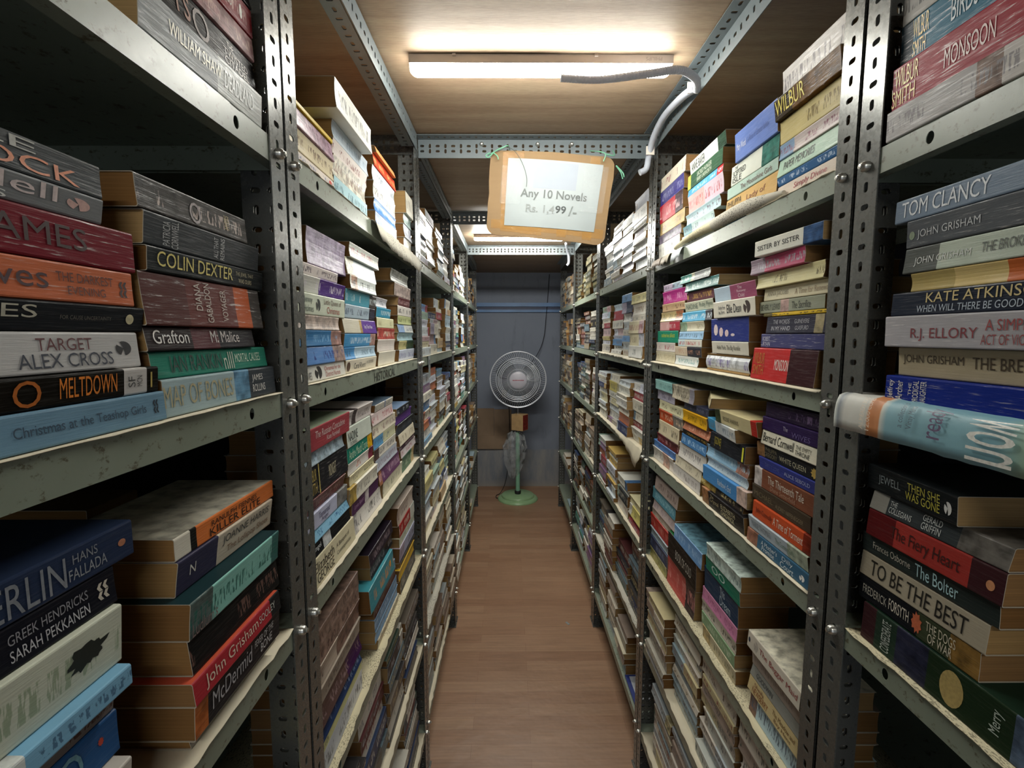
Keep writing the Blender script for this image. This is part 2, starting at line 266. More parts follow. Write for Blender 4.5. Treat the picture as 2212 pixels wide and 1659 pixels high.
('L',0,4,0,0.4557,0.606,0.9031,0.0449,0,'d8c860','',{'top': 'd8cc70','d': 'yellow green topped paperback'}),
('L',1,1,0,0.697,0.862,1.8242,0.0195,0,'e6ddd4','6070a0',{'t': [('o',0.86,0.94,0.2,0.8,'c83a2c')]}),
('L',1,1,0,0.697,0.862,1.8441,0.031,0,'dccfae','6a5040',{}),
('L',1,1,0,0.697,0.862,1.8756,0.0303,0,'b394a4~','6a4058',{}),
('L',1,1,0,0.697,0.862,1.9062,0.0073,0,'d8b82c','',{}),
('L',1,1,1,0.8635,1.0588,1.8242,0.032,0,'b0d4dc','2a5a6a',{}),
('L',1,1,1,0.8635,1.053,1.8566,0.0356,0,'e0dbcc~','704840',{}),
('L',1,1,1,0.8635,1.0625,1.8926,0.0257,0,'dcd2cc','805048',{}),
('L',1,1,1,0.8669,1.0728,1.9187,0.032,0,'b8c4cc','8898a8',{}),
('L',1,1,1,0.8287,1.0337,1.9511,0.0491,0.02,'e2e3dc','70706c',{}),
('L',1,1,1,0.8811,1.0861,2.0006,0.0257,0,'dfe0d0','40403c',{}),
('L',1,1,2,1.1226,1.3276,1.8242,0.0372,0,'7088c0','e0e4f0',{}),
('L',1,1,2,1.1178,1.3228,1.8618,0.0263,0,'4a86c4','d0e0f0',{}),
('L',1,1,2,1.1129,1.3179,1.8885,0.036,0,'e2e4dc','3a3a3a',{}),
('L',1,1,2,1.1084,1.3134,1.9249,0.0336,0,'d4dce0','4a5a6a',{}),
('L',1,1,2,1.1188,1.3238,1.9589,0.0287,0,'d0442c','f0c080',{}),
('L',1,1,2,1.1214,1.3022,1.988,0.0154,0.004,'d8905a','a04830',{}),
('L',1,1,3,1.426,1.526,1.8242,0.0386,0,'d4d0c4','707060',{}),
('L',1,1,3,1.426,1.526,1.8632,0.0386,0,'d8dce8','8080a0',{}),
('L',1,1,3,1.426,1.526,1.9023,0.0289,0,'bcd4d0','708080',{}),
('L',1,1,3,1.426,1.526,1.9316,0.0621,0.006,'dcd8c8','8a8474',{}),
('L',1,2,0,0.697,0.8831,1.5052,0.026,0,'dcdcd4','',{'d': 'white paperback with red script title','t': [('GROVES',0.02,0.2,0.15,0.6,'5a5a58'),('@',0.27,0.42,0.1,0.9,'1c1c1c'),('Christmas for the',0.48,0.88,0.55,0.82,'b04038'),('District Nurses',0.5,0.86,0.15,0.48,'b06058')]}),
('L',1,2,0,0.7035,0.8839,1.5316,0.0284,0,'5f8cc8>.7|b09890~','2c3c80',{'d': 'mid blue paperback with portrait end'}),
('L',1,2,0,0.697,0.8724,1.5604,0.025,0,'3f7cb0>.72|b08a80~','7fb0d8',{'d': 'blue paperback with portrait end'}),
('L',1,2,0,0.697,0.8633,1.5858,0.0227,0,'cfbfb4~','a09088',{}),
('L',1,2,0,0.697,0.8932,1.6089,0.0328,0,'d4dcc8','',{'d': 'pale green paperback with script lettering','t': [('Jenny',0.1,0.26,0.5,0.85,'4a5a50'),('Holmes',0.1,0.28,0.15,0.45,'4a5a50'),('Little Queen of',0.5,0.9,0.55,0.85,'6a4a3c'),('Christmas',0.56,0.86,0.15,0.48,'a84038'),('@',0.33,0.42,0.2,0.8,'28302c')]}),
('L',1,2,0,0.715,0.8967,1.6421,0.0261,0,'dfe0d8>.35|5c3c8c','e8e0f0',{'cr': 0.8,'d': 'white and purple creased paperback'}),
('L',1,2,0,0.697,0.862,1.6686,0.0175,0,'e0d6d0','50404c',{}),
('L',1,2,0,0.7382,0.9082,1.6866,0.0563,0,'a898b4~','7a6888',{'d': 'lavender paperback'}),
('L',1,2,1,0.887,1.092,1.5052,0.0258,0,'e0d9c6','',{'d': 'cream paperback with oval portrait','t': [('o',0.03,0.13,0.15,0.85,'5a4030'),('Carol Rivers',0.24,0.6,0.25,0.7,'3c4048'),('A SISTERS',0.64,0.88,0.5,0.75,'6a6a68')]}),
('L',1,2,1,0.8868,1.0918,1.5314,0.0231,0,'4f94cc>.3|b4cfe0','40607a',{}),
('L',1,2,1,0.8854,1.0891,1.5549,0.026,0,'4c9ad0>.8|c0988c~','cfe8f8',{}),
('L',1,2,1,0.8841,1.0986,1.5814,0.0285,0,'c9c4b0>.45|c0a060~>.52|5a3090','',{'d': 'cream and purple paperback','t': [('Stop Them Now',0.58,0.86,0.3,0.65,'e8e0f0')]}),
('L',1,2,1,0.8947,1.0916,1.6103,0.026,0,'b8ccd8>.78|3c3840~','40506a',{}),
('L',1,2,1,0.8991,1.1041,1.6367,0.0281,0,'5aa8bc>.75|4a4440','e0eef0',{}),
('L',1,2,1,0.9097,1.0805,1.6653,0.0266,0.008,'dfd8c8>.05|c8a088~>.25|dce4e0','40484c',{}),
('L',1,2,1,0.9097,1.1044,1.6923,0.0334,0,'c8c4a8~>.25|cfe0e4','405060',{}),
('L',1,2,1,0.9241,1.1237,1.726,0.0285,0.004,'d8dcd4','a8404c',{}),
('L',1,2,2,1.1141,1.2743,1.5052,0.0334,0,'e0dccc','',{'d': 'ivory paperback with serif name','t': [('Court',0.08,0.4,0.25,0.75,'3c2c30')]}),
('L',1,2,2,1.1094,1.2738,1.539,0.0289,0,'e0d8d0','',{'d': 'white paperback with serif name','t': [('Court',0.08,0.4,0.25,0.75,'3c2c30')]}),
('L',1,2,2,1.1122,1.2772,1.5682,0.0266,0,'b85048~','e8d8c0',{}),
('L',1,2,2,1.1069,1.2669,1.5952,0.0244,0,'d8d8b0','908860',{}),
('L',1,2,2,1.1056,1.2356,1.62,0.0232,0,'4098b8','d8e8e8',{}),
('L',1,2,2,1.1056,1.2056,1.6437,0.0221,0,'dcdce0','707880',{}),
('L',1,2,3,1.3205,1.5255,1.5052,0.0314,0,'ccd4e4','5a5a98',{}),
('L',1,2,3,1.3234,1.5213,1.537,0.0248,0,'c8c088>.5|304838','7a8040',{}),
('L',1,2,3,1.3148,1.5198,1.5623,0.0228,0,'a8c8d0','607078',{}),
('L',1,2,3,1.3171,1.5122,1.5855,0.0228,0,'8aa8d0>.4|ccd0cc','606878',{}),
('L',1,2,3,1.3194,1.497,1.6087,0.0235,0,'c4cc94','4a5a2c',{}),
('L',1,2,3,1.3165,1.4963,1.6326,0.0275,0,'dcd8d0','3c3838',{}),
('L',1,2,3,1.3301,1.4801,1.6605,0.0235,0,'5a2a2c','c0a0a0',{}),
('L',1,2,3,1.2883,1.4933,1.6844,0.0348,0,'b8a8a0~','807070',{}),
('L',1,2,3,1.2575,1.4625,1.7196,0.0321,0,'8f9088~','6a6a68',{}),
('L',1,3,0,0.7035,0.8946,1.1842,0.0448,0.004,'d8cfae','',{'d': 'large cream paperback with serif name','t': [('Elizabeth',0.02,0.44,0.5,0.85,'3a342c'),('GEORGE',0.05,0.42,0.1,0.45,'3a342c'),('A Banquet of',0.5,0.84,0.5,0.72,'5a5448'),('Consequences',0.5,0.86,0.22,0.42,'5a5448')]}),
('L',1,3,0,0.697,0.8815,1.2294,0.0242,0,'16181c>.3|d8dcdc~>.48|16181c','',{'d': 'black paperback with white panel','t': [('angel',0.1,0.25,0.3,0.7,'e0e4e4')]}),
('L',1,3,0,0.697,0.8738,1.2541,0.0174,0,'8cc0dc','3a6a98',{}),
('L',1,3,0,0.697,0.8727,1.2718,0.0288,0,'c8cce4>.7|8a8a88~','',{'d': 'lilac white paperback','t': [('Tamarind',0.24,0.5,0.45,0.8,'48486c'),('Angel',0.3,0.46,0.12,0.42,'48486c')]}),
('L',1,3,0,0.697,0.862,1.3011,0.0233,0,'6e3c38~','a88880',{}),
('L',1,3,0,0.697,0.8787,1.3247,0.0502,0,'26262a','',{'d': 'black paperback with gold lettering','cr': 0.4,'t': [('WILBUR',0.04,0.22,0.5,0.88,'c8b060'),('SMITH',0.04,0.22,0.1,0.45,'c8b060'),('I',0.26,0.28,0.02,0.98,'c8b868'),('MIDNIGHT',0.5,0.68,0.3,0.7,'d0c8a8')]}),
('L',1,3,0,0.697,0.862,1.3753,0.0241,0,'b8ccd8~','6a8090',{}),
('L',1,3,0,0.697,0.8805,1.3998,0.0367,0.006,'a4444c','',{'top': '8f9c84','d': 'rose red paperback with white script','t': [('The Russian Concubine',0.14,0.86,0.5,0.82,'f0e0dc'),('Kate Furnivall',0.4,0.72,0.2,0.42,'f0e0dc')]}),
('L',1,3,1,0.8968,1.1037,1.1842,0.0403,0,'d0ccc8~>.15|e4e0d8','383838',{}),
('L',1,3,1,0.8961,1.0813,1.2249,0.0281,0,'4c2050>.45|d8d0d0~>.6|4c2050','',{'d': 'deep purple paperback','t': [('Love Apart',0.08,0.4,0.25,0.7,'b890b8')]}),
('L',1,3,1,0.8755,1.0656,1.2534,0.0339,0.004,'b89c50~>.22|e0dccc','706c60',{}),
('L',1,3,1,0.8897,1.0547,1.2877,0.0213,0,'d4cca4','6a6a4c',{}),
('L',1,3,1,0.8833,1.0483,1.3094,0.0247,0,'e4e0d8>.8|8a3448~','c05840',{}),
('L',1,3,1,0.8802,1.0415,1.3345,0.0292,0,'1f7f6c>.8|dca818~','',{'d': 'teal paperback with yellow flower end','t': [('Andre Maud Crane',0.06,0.78,0.2,0.8,'c0e0c0')]}),
('L',1,3,1,0.882,1.0385,1.3641,0.0384,0,'ccd4c8','',{'d': 'pale green paperback with serif name','t': [('NADINE',0.05,0.4,0.3,0.75,'48504c'),('DORRIES',0.1,0.36,0.08,0.25,'48504c')]}),
('L',1,3,1,0.8851,1.0501,1.403,0.0298,0,'d8d0cc>.2|483c3c~>.35|d8d0cc','8a8080',{}),
('L',1,3,2,1.1221,1.3271,1.1842,0.0394,0,'dcd8c0','808060',{}),
('L',1,3,2,1.0902,1.2952,1.224,0.0372,0,'c0805a~>.12|6c4468','c8a8b8',{}),
('L',1,3,2,1.0671,1.2721,1.2617,0.0295,0,'c4ccd8','806070',{}),
('L',1,3,2,1.0562,1.2602,1.2915,0.0262,0,'5a4440~>.2|e2ddd0','504848',{}),
('L',1,3,2,1.0542,1.2592,1.3181,0.0262,0,'62a0cc>.4|cccca8','506880',{}),
('L',1,3,2,1.0498,1.2635,1.3447,0.0295,0,'e4ddc8','704040',{}),
('L',1,3,2,1.0454,1.2366,1.3746,0.0273,0,'d4c4c0','a04048',{}),
('L',1,3,2,1.0717,1.2367,1.4022,0.0169,0,'c8c4b8>.5|7080a0>.56|c8c4b8','808078',{'top': '5c6c7c'}),
('L',1,3,3,1.3286,1.4962,1.1842,0.0461,0,'3f6a50>.75|c8b080','b0c4a8',{}),
('L',1,3,3,1.3166,1.5216,1.2307,0.0229,0,'dcd4d4','a05058',{}),
('L',1,3,3,1.2967,1.5014,1.254,0.0146,0,'4a3440~','c0a8a8',{}),
('L',1,3,3,1.2987,1.5037,1.269,0.0331,0,'e0d8c0','807050',{}),
('L',1,3,3,1.2804,1.4854,1.3025,0.0311,0,'30343a','6a6e74',{}),
('L',1,3,3,1.265,1.4648,1.334,0.0263,0,'5f3a88','',{'d': 'violet paperback','t': [('Dilly Court',0.12,0.62,0.25,0.75,'f0e8f0')]}),
('L',1,3,3,1.265,1.4233,1.3607,0.0201,0.004,'20242c','b0b8c0',{'top': '8098b8~'}),
('L',1,4,0,0.715,0.92,0.8502,0.0447,0,'c4c8d0>.6|e0e0e0','5a5a60',{}),
('L',1,4,0,0.715,0.92,0.8953,0.0189,0,'c8c890','808060',{}),
('L',1,4,0,0.715,0.92,0.9146,0.0254,0,'28385c','8090b0',{}),
('L',1,4,0,0.715,0.92,0.9404,0.035,0,'5a4440>.6|402048','907878',{}),
('L',1,4,0,0.715,0.92,0.9758,0.0329,0,'a09486','58504a',{}),
('L',1,4,0,0.715,0.92,1.0091,0.0383,0,'b8a898>.4|806458~','4a3838',{}),
('L',1,4,0,0.715,0.92,1.0478,0.0286,0,'93796c~','503c38',{}),
('L',1,4,0,0.715,0.92,1.0768,0.0286,0,'8c7468~','5a4840',{}),
('L',1,4,1,1.0403,1.2451,0.8502,0.0246,0,'ccc0a4~','a06848',{}),
('L',1,4,1,1.0248,1.2376,0.8752,0.0296,0,'78a0c4','b0c8e0',{}),
('L',1,4,1,1.0204,1.2305,0.9053,0.0296,0,'6488a8','a8c0d8',{}),
('L',1,4,1,1.0227,1.2233,0.9353,0.0246,0,'4c302c','907870',{}),
('L',1,4,1,1.0145,1.2209,0.9603,0.0259,0,'6c8498','a8b8c8',{}),
('L',1,4,1,0.9585,1.1635,0.9866,0.0522,0.01,'3f8c98','d89040',{'d': 'teal paperback with orange star','t': [('*',0.8,0.88,0.4,0.75,'e09838')]}),
('L',1,4,1,1.0044,1.1951,1.0392,0.0297,0,'1c1c1e','807878',{}),
('L',1,4,1,0.997,1.1982,1.0693,0.0309,0,'2c2430','8a7a80',{}),
('L',1,4,2,1.2803,1.4853,0.8502,0.0435,0,'242026','a89c98',{}),
('L',1,4,2,1.2628,1.4678,0.8941,0.0342,0,'d0a838','',{'d': 'yellow paperback with black title','t': [('KING',0.35,0.7,0.2,0.75,'1c1810')]}),
('L',1,4,2,1.276,1.481,0.9286,0.0169,0,'1c1a1c','a89878',{}),
('L',1,4,2,1.2684,1.4734,0.9459,0.0435,0,'b4a8bc>.3|b0b4cc','504850',{}),
('L',1,4,2,1.2719,1.4769,0.9898,0.0262,0,'c8ccb8','708078',{}),
('L',1,4,2,1.275,1.48,1.0164,0.0368,0,'a02c2c>.7|c8ccc0','d8c8b8',{}),
('L',1,4,2,1.2636,1.4686,1.0536,0.0528,0,'bca898>.15|cbbdb0','6a4a4a',{}),
('R',1,1,0,0.697,0.862,1.8102,0.0241,0,'dccfc0','',{'d': 'pale pink paperback with red script','t': [('Simply Divine',0.3,0.8,0.25,0.75,'a83040')]}),
('R',1,1,0,0.697,0.862,1.8347,0.0139,0,'3c6ca0','b8d0e8',{}),
('R',1,1,0,0.697,0.862,1.8491,0.0291,0,'bcd8c4','',{'d': 'pale green paperback with black script','t': [('PAPER MEMORIES',0.1,0.6,0.3,0.75,'2c2c2c')]}),
('R',1,1,0,0.697,0.862,1.8786,0.0249,0,'8aa4c0>.25|ccc0bc','8a5868',{}),
('R',1,1,0,0.697,0.862,1.9039,0.0382,0,'cfc088','7a683c',{}),
('R',1,1,0,0.697,0.862,1.9424,0.0344,0.012,'3a2c14~>.3|6a4818~','',{'d': 'black paperback with tall gold lettering','cr': 0.6,'t': [('WILBUR',0.02,0.5,0.2,0.9,'f0dc50')]}),
('R',1,1,0,0.697,0.862,1.9772,0.048,0,'cfcac4','70686c',{}),
('R',1,1,1,0.869,1.0589,1.8102,0.0182,0,'68a4d4','b03030',{}),
('R',1,1,1,0.8635,1.0618,1.8288,0.0368,0,'d0ac70','',{'d': 'tan paperback with brown capitals','t': [('PHILIPPA',0.03,0.34,0.5,0.85,'4a3a20'),('GREGORY',0.03,0.34,0.12,0.46,'4a3a20'),('Lady of',0.45,0.8,0.3,0.7,'8a5030')]}),
('R',1,1,1,0.8635,1.0581,1.866,0.0226,0,'b0c8bc','',{'d': 'pale sage paperback','t': [('The Moonshine Girls',0.3,0.9,0.25,0.7,'705048')]}),
('R',1,1,1,0.8635,1.0425,1.889,0.0395,0,'d8dcd0>.68|3f7c70~','',{'d': 'white paperback with green foliage end','t': [('THE',0.08,0.15,0.75,0.9,'383c38'),('SCEPTRED',0.04,0.34,0.42,0.7,'383c38'),('ISLE',0.04,0.25,0.1,0.38,'383c38')]}),
('R',1,1,1,0.8635,1.0185,1.9289,0.0561,0.006,'7088c8','',{'d': 'thick periwinkle blue paperback','t': [('Mary Wood',0.05,0.28,0.3,0.6,'e8ecf4'),('A Place of Greater Safety',0.32,0.82,0.35,0.6,'4a64a8')]}),
('R',1,1,2,1.1195,1.3226,1.8102,0.0311,0,'d8dcdc','38383c',{}),
('R',1,1,2,1.123,1.3165,1.8417,0.0236,0,'58909c>.3|bcd4d4','405c68',{}),
('R',1,1,2,1.0953,1.3003,1.8656,0.026,0,'b8d4dc','6a5868',{}),
('R',1,1,2,1.0822,1.2872,1.8921,0.0441,0,'d0a09c>.5|c8b4c0','a84848',{}),
('R',1,1,2,1.0863,1.2913,1.9365,0.0176,0,'58a4d0>.85|c03838','d0e8f4',{}),
('R',1,1,2,1.0908,1.2958,1.9546,0.0357,0,'c8d060~>.1|3a5a44','',{'d': 'forest green paperback','t': [('SACRED HUNGER',0.3,0.72,0.5,0.8,'d8e4d0'),('BARRY UNSWORTH',0.3,0.72,0.15,0.42,'d8e4d0')]}),
('R',1,1,2,1.0779,1.2829,1.9907,0.0305,0,'dce0d8>.8|304838~','',{'d': 'white and green paperback','t': [('ANNE BAKER',0.05,0.45,0.15,0.8,'303838')]}),
('R',1,1,3,1.3418,1.526,1.8102,0.0474,0,'d8d8cc','5a5c60',{}),
('R',1,1,3,1.338,1.526,1.858,0.0249,0,'807488~','404048',{}),
('R',1,1,3,1.3126,1.5176,1.8833,0.0368,0,'c0a468','6a5430',{}),
('R',1,1,3,1.3309,1.526,1.9205,0.0531,0,'c02c3c>.7|3a2430','e8b8b8',{}),
('R',1,1,3,1.3282,1.526,1.9741,0.0404,0,'403c84','a0a0c8',{}),
('R',1,1,3,1.318,1.523,2.0148,0.0421,0,'dcd4c0','8a3040',{'top': 'c89c60'}),
('R',1,2,0,0.7132,0.9017,1.4972,0.0573,0.008,'c03434>.62|3c2024','',{'d': 'thick red paperback with white title','t': [('WILBUR',0.03,0.22,0.5,0.85,'c87830'),('SMITH',0.03,0.22,0.15,0.46,'c87830'),('MONSOON',0.4,0.62,0.35,0.68,'f0e8e0')]}),
('R',1,2,0,0.697,0.8895,1.5549,0.0253,0,'4a4c78','',{'cr': 1,'d': 'creased slate blue paperback','t': [('ROBERT',0.03,0.16,0.5,0.8,'d8d8e8'),('RYAN',0.04,0.16,0.15,0.45,'d8d8e8')]}),
('R',1,2,0,0.697,0.8734,1.5805,0.0301,0,'2c2c3c>.78|a89c78~>.9|2c2c3c','',{'d': 'dark paperback with pale serif lettering','t': [('THE WORDS',0.12,0.4,0.55,0.8,'a8a8b0'),('IN MY HAND',0.1,0.42,0.18,0.42,'b8b8c0'),('GUINEVERE',0.48,0.7,0.55,0.78,'a8a8b0'),('GLASFURD',0.5,0.7,0.2,0.42,'a8a8b0')]}),
('R',1,2,0,0.697,0.8851,1.6111,0.0058,0,'6a6440>.15|e0bc28','403818',{'d': 'thin yellow paperback'}),
('R',1,2,0,0.715,0.9005,1.6173,0.0216,0,'989c88>.37|c8a8a0~>.5|989c88','',{'d': 'olive grey paperback','t': [('BEVERLY LEWIS',0.03,0.36,0.25,0.75,'484c40'),('The Sacrifice',0.55,0.82,0.2,0.75,'303428')]}),
('R',1,2,0,0.697,0.8861,1.6393,0.0227,0,'d8d0b0','',{'d': 'cream paperback with grey serif name','t': [('ANNA JACOBS',0.06,0.4,0.25,0.7,'8a8060'),('A Time for Renewal',0.5,0.95,0.25,0.65,'98805a')]}),
('R',1,2,0,0.71,0.9008,1.6624,0.0264,0.008,'d4cc9c','6a6040',{}),
('R',1,2,0,0.7463,0.9113,1.6892,0.0264,0.016,'8c7c88>.3|b04868','a0a0a8',{}),
('R',1,2,0,0.7051,0.8701,1.7159,0.0271,0.03,'dcdcd0>.75|3c5c88~','',{'yaw': 5,'d': 'white paperback with blue picture end','t': [('SISTER BY SISTER',0.05,0.7,0.35,0.65,'383838')]}),
('R',1,2,1,0.9318,1.1352,1.4972,0.0391,0,'ccd0d4~>.8|c8ccd0','6c5c98',{'rnd': 1,'d': 'thick rounded pale hardback'}),
('R',1,2,1,0.935,1.1042,1.5367,0.0275,0,'d8d4c4','',{'d': 'ivory paperback with grey title','t': [('Adele Parks The Big Rumble',0.15,0.8,0.25,0.7,'585848')]}),
('R',1,2,1,0.9378,1.1119,1.5647,0.0503,0,'303c84','',{'d': 'royal blue paperback with pale petals','t': [('o',0.08,0.2,0.25,0.75,'e8d8d8'),('o',0.24,0.35,0.2,0.6,'e8d0d0'),('o',0.4,0.5,0.2,0.5,'e8d0d0'),('o',0.56,0.66,0.22,0.34,'e0d0d4')]}),
('R',1,2,1,0.902,1.0857,1.6154,0.0355,0.008,'dcd8c8','',{'d': 'ivory paperback with black script','t': [('Shelter from',0.14,0.32,0.5,0.72,'383c48'),('the Storm',0.14,0.3,0.22,0.45,'383c48'),('Ellie Dean',0.36,0.7,0.25,0.75,'202028'),('@',0.75,0.9,0.15,0.85,'40302c')]}),
('R',1,2,1,0.9023,1.0832,1.6512,0.0302,0.008,'b8ccdc>.42|98506c','',{'d': 'mauve and pale blue paperback','t': [('The',0.6,0.7,0.65,0.85,'e8d0d8'),('Runaway',0.58,0.78,0.38,0.6,'e8d0d8'),('Child',0.6,0.74,0.1,0.34,'e8d0d8')]}),
('R',1,2,2,1.1848,1.3474,1.4972,0.0249,0,'dce0dc','488c8c',{}),
('R',1,2,2,1.1644,1.3502,1.5225,0.0249,0,'d8c8b0>.5|34343c','c09078',{}),
('R',1,2,2,1.1638,1.3268,1.5478,0.0191,0,'c8dce0>.3|d8d8cc','b04040',{}),
('R',1,2,2,1.1574,1.3218,1.5673,0.0203,0,'a0c8e8','506880',{}),
('R',1,2,2,1.1568,1.3171,1.588,0.0249,0,'98b498~>.3|d8d4bc','a09878',{}),
('R',1,2,2,1.1134,1.3022,1.6132,0.0249,0,'60b4dc>.8|505058~','e8f4f8',{}),
('R',1,2,2,1.1063,1.2843,1.6385,0.0249,0,'d4d8c0','',{'d': 'pale green paperback with serif name','t': [('NADINE',0.06,0.48,0.25,0.75,'708478'),('Ruby Flynn',0.55,0.98,0.25,0.8,'708478')]}),
('R',1,2,2,1.1074,1.2736,1.6638,0.0254,0,'5c2c38','c8a050',{}),
('R',1,2,2,1.0724,1.2732,1.6896,0.0237,0.006,'3c6c68','b8d0c8',{'top': '4a2c24'}),
('R',1,2,2,1.1169,1.308,1.7137,0.0208,0.008,'508c84>.4|b8b8a0>.5|8c9090','d8e0d8',{'top': '6c6458'}),
('R',1,2,3,1.3517,1.526,1.4972,0.0318,0,'d8d0b4','b0a480',{}),
('R',1,2,3,1.3517,1.5219,1.5294,0.0267,0,'dcd4cc','a85058',{}),
('R',1,2,3,1.3283,1.511,1.5565,0.0345,0,'1c9070','',{'d': 'bright green paperback with yellow lettering','t': [('catherine alliott',0.2,0.85,0.45,0.8,'d8e03c')]}),
('R',1,2,3,1.3186,1.4912,1.5914,0.0266,0,'d8a8a4>.5|b03848','e0c0c0',{}),
('R',1,2,3,1.3037,1.4896,1.6184,0.0286,0,'c8b480>.7|c07850~','586048',{}),
('R',1,2,3,1.2873,1.4744,1.6474,0.0233,0,'ccac84','6a4838',{}),
('R',1,2,3,1.2766,1.4731,1.6711,0.0358,0,'b42c84','e8a8d0',{'d': 'magenta paperback'}),
('R',1,2,3,1.3095,1.4673,1.7074,0.02,0,'b8a8c0>.5|a0b8c8','504050',{}),
('R',1,3,0,0.7015,0.8925,1.1822,0.0259,0.006,'a0705c~>.2|3c6480','',{'d': 'steel blue paperback with white serif title','t': [("A Mother's",0.27,0.54,0.5,0.82,'d8e4e8'),('Promise',0.29,0.5,0.15,0.48,'d8e4e8'),('Dilly',0.62,0.78,0.5,0.85,'d8e4e8'),('Court',0.6,0.8,0.12,0.5,'d8e4e8'),('@',0.88,0.95,0.25,0.65,'f0f0ec')]}),
('R',1,3,0,0.7056,0.8888,1.2085,0.0263,0.006,'b8c4cc>.7|b0bca8~','',{'d': 'pale grey paperback with silver name','t': [('MARIE THOMAS',0.06,0.42,0.3,0.75,'8a949c'),('The Coming Girls',0.5,0.8,0.2,0.7,'6a8a78')]}),
('R',1,3,0,0.697,0.8801,1.2352,0.0313,0.004,'c0502c>.85|7c2c1c~','',{'d': 'rust orange paperback','t': [('John Connolly',0.06,0.36,0.3,0.7,'6a2418'),('A Time of Torment',0.38,0.85,0.3,0.75,'f0dcc8')]}),
('R',1,3,0,0.715,0.8934,1.267,0.0281,0,'4a4034','',{'d': 'dark brown paperback','t': [('MICHAEL',0.05,0.4,0.3,0.65,'807458'),('AUDREY NIFFENEGGER',0.45,0.9,0.25,0.5,'908468')]}),
('R',1,3,0,0.7012,0.8881,1.2955,0.0354,0,'c8c0bc~>.14|7c4c38','',{'d': 'brown paperback with cream title','t': [('The Thirteenth Tale',0.25,0.82,0.4,0.8,'e0d4c4'),('Diane Setterfield',0.3,0.7,0.12,0.34,'b08870')]}),
('R',1,3,0,0.697,0.8739,1.3313,0.0219,0,'3c4490','',{'d': 'indigo paperback','t': [('DIRTY LOVE',0.12,0.38,0.35,0.65,'6470b8'),('ALICE SEBOLD',0.46,0.86,0.35,0.65,'b8c0e8')]}),
('R',1,3,0,0.697,0.8832,1.3535,0.0261,0,'a07850~>.14|26282c','',{'d': 'black paperback with gold flourish','t': [('PHILIPPA',0.16,0.36,0.52,0.82,'807860'),('GREGORY',0.14,0.36,0.15,0.46,'807860'),('WHITE QUEEN',0.4,0.8,0.2,0.6,'c8c4a8'),('*',0.86,0.97,0.1,0.8,'d8b860')]}),
('R',1,3,0,0.697,0.8619,1.38,0.0261,0.004,'dcd8c4','',{'d': 'white paperback with black rounded name','t': [('Bernard Cornwell',0.04,0.6,0.25,0.85,'202020'),('THE EMPTY',0.63,0.88,0.52,0.78,'6a685c'),('THRONE',0.63,0.86,0.18,0.46,'404038')]}),
('R',1,3,0,0.697,0.862,1.4065,0.0242,0.004,'30204c','',{'d': 'dark violet paperback','t': [('WIVES',0.55,0.85,0.15,0.5,'6a5c90'),('The',0.4,0.48,0.4,0.7,'b8b0c8')]}),
('R',1,3,0,0.697,0.86,1.4311,0.0265,0,'281c34','6a5878',{}),
('R',1,3,1,0.9063,1.1113,1.1822,0.0366,0.006,'a87850~>.18|201e20','',{'d': 'black paperback with cream capitals','t': [('The',0.24,0.32,0.7,0.88,'c8b890'),('Crystal',0.22,0.44,0.35,0.68,'c8b890'),('ELIZABETH',0.5,0.82,0.5,0.78,'d8d0a8'),('CHADWICK',0.5,0.8,0.16,0.44,'d8d0a8')]}),
('R',1,3,1,0.9243,1.1343,1.2192,0.0174,0,'a08848~>.4|38302c~','d8c890',{}),
('R',1,3,1,0.9007,1.1121,1.237,0.0347,0.006,'4c8cc8>.8|d0b8ac~','',{'d': 'bright blue paperback with portrait end','t': [("Rainbow's End",0.38,0.68,0.3,0.7,'e0f0f8')]}),
('R',1,3,1,0.9152,1.1075,1.2721,0.0227,0,'b8c8d0','8898a4',{}),
('R',1,3,1,0.914,1.1114,1.2951,0.0275,0,'90b8d4>.75|a87868~','c0dcec',{}),
('R',1,3,1,0.9169,1.077,1.323,0.0361,0.006,'22242a','',{'d': 'black paperback with yellow framed title','t': [('[GONE]',0.14,0.34,0.2,0.8,'b8a83c'),('I',0.93,0.97,0.1,0.9,'d8d840')]}),
('R',1,3,1,0.9421,1.1071,1.3595,0.0275,0,'4c9cc8>.3|ccd4d8>.8|d8d8d0','6c7c88',{'yaw': -5}),
('R',1,3,1,0.8656,1.0444,1.3874,0.0303,0.012,'607050~>.15|d0c498>.88|b03028','',{'d': 'cream paperback with red price sticker','t': [('ROSIE HARRIS',0.22,0.6,0.3,0.6,'706850')]}),
('R',1,3,1,1.0161,1.1811,1.4181,0.0227,-0.03,'cfc49c','8a6c58',{'yaw': -22}),
('R',1,3,2,1.1406,1.3318,1.1822,0.0338,0,'d8d4d0','8c8480',{}),
('R',1,3,2,1.1358,1.3167,1.2164,0.0295,0,'d8d0b8','98907c',{}),
('R',1,3,2,1.1146,1.2952,1.2463,0.0404,0,'dcd8d0','686468',{}),
('R',1,3,2,1.1129,1.2762,1.2871,0.0273,0,'4478ac','b0d0e8',{}),
('R',1,3,2,1.1129,1.2679,1.3148,0.0136,0,'1c1a18','a8883c',{}),
('R',1,3,2,1.0981,1.265,1.3289,0.0221,0,'a8684c','d0a088',{}),
('R',1,3,2,1.1086,1.2636,1.3514,0.0302,0.004,'d8a41c','4c4010',{'d': 'golden yellow paperback'}),
('R',1,3,2,1.1086,1.2636,1.382,0.0202,0,'34384c','606478',{}),
('R',1,3,2,1.1826,1.3376,1.4026,0.0385,0.008,'b8b09c~>.8|8a8894','4a4438',{}),
('R',1,3,3,1.3333,1.526,1.1822,0.0408,0,'dcd8d0>.5|c8a090~>.8|d8d0c8','888080',{}),
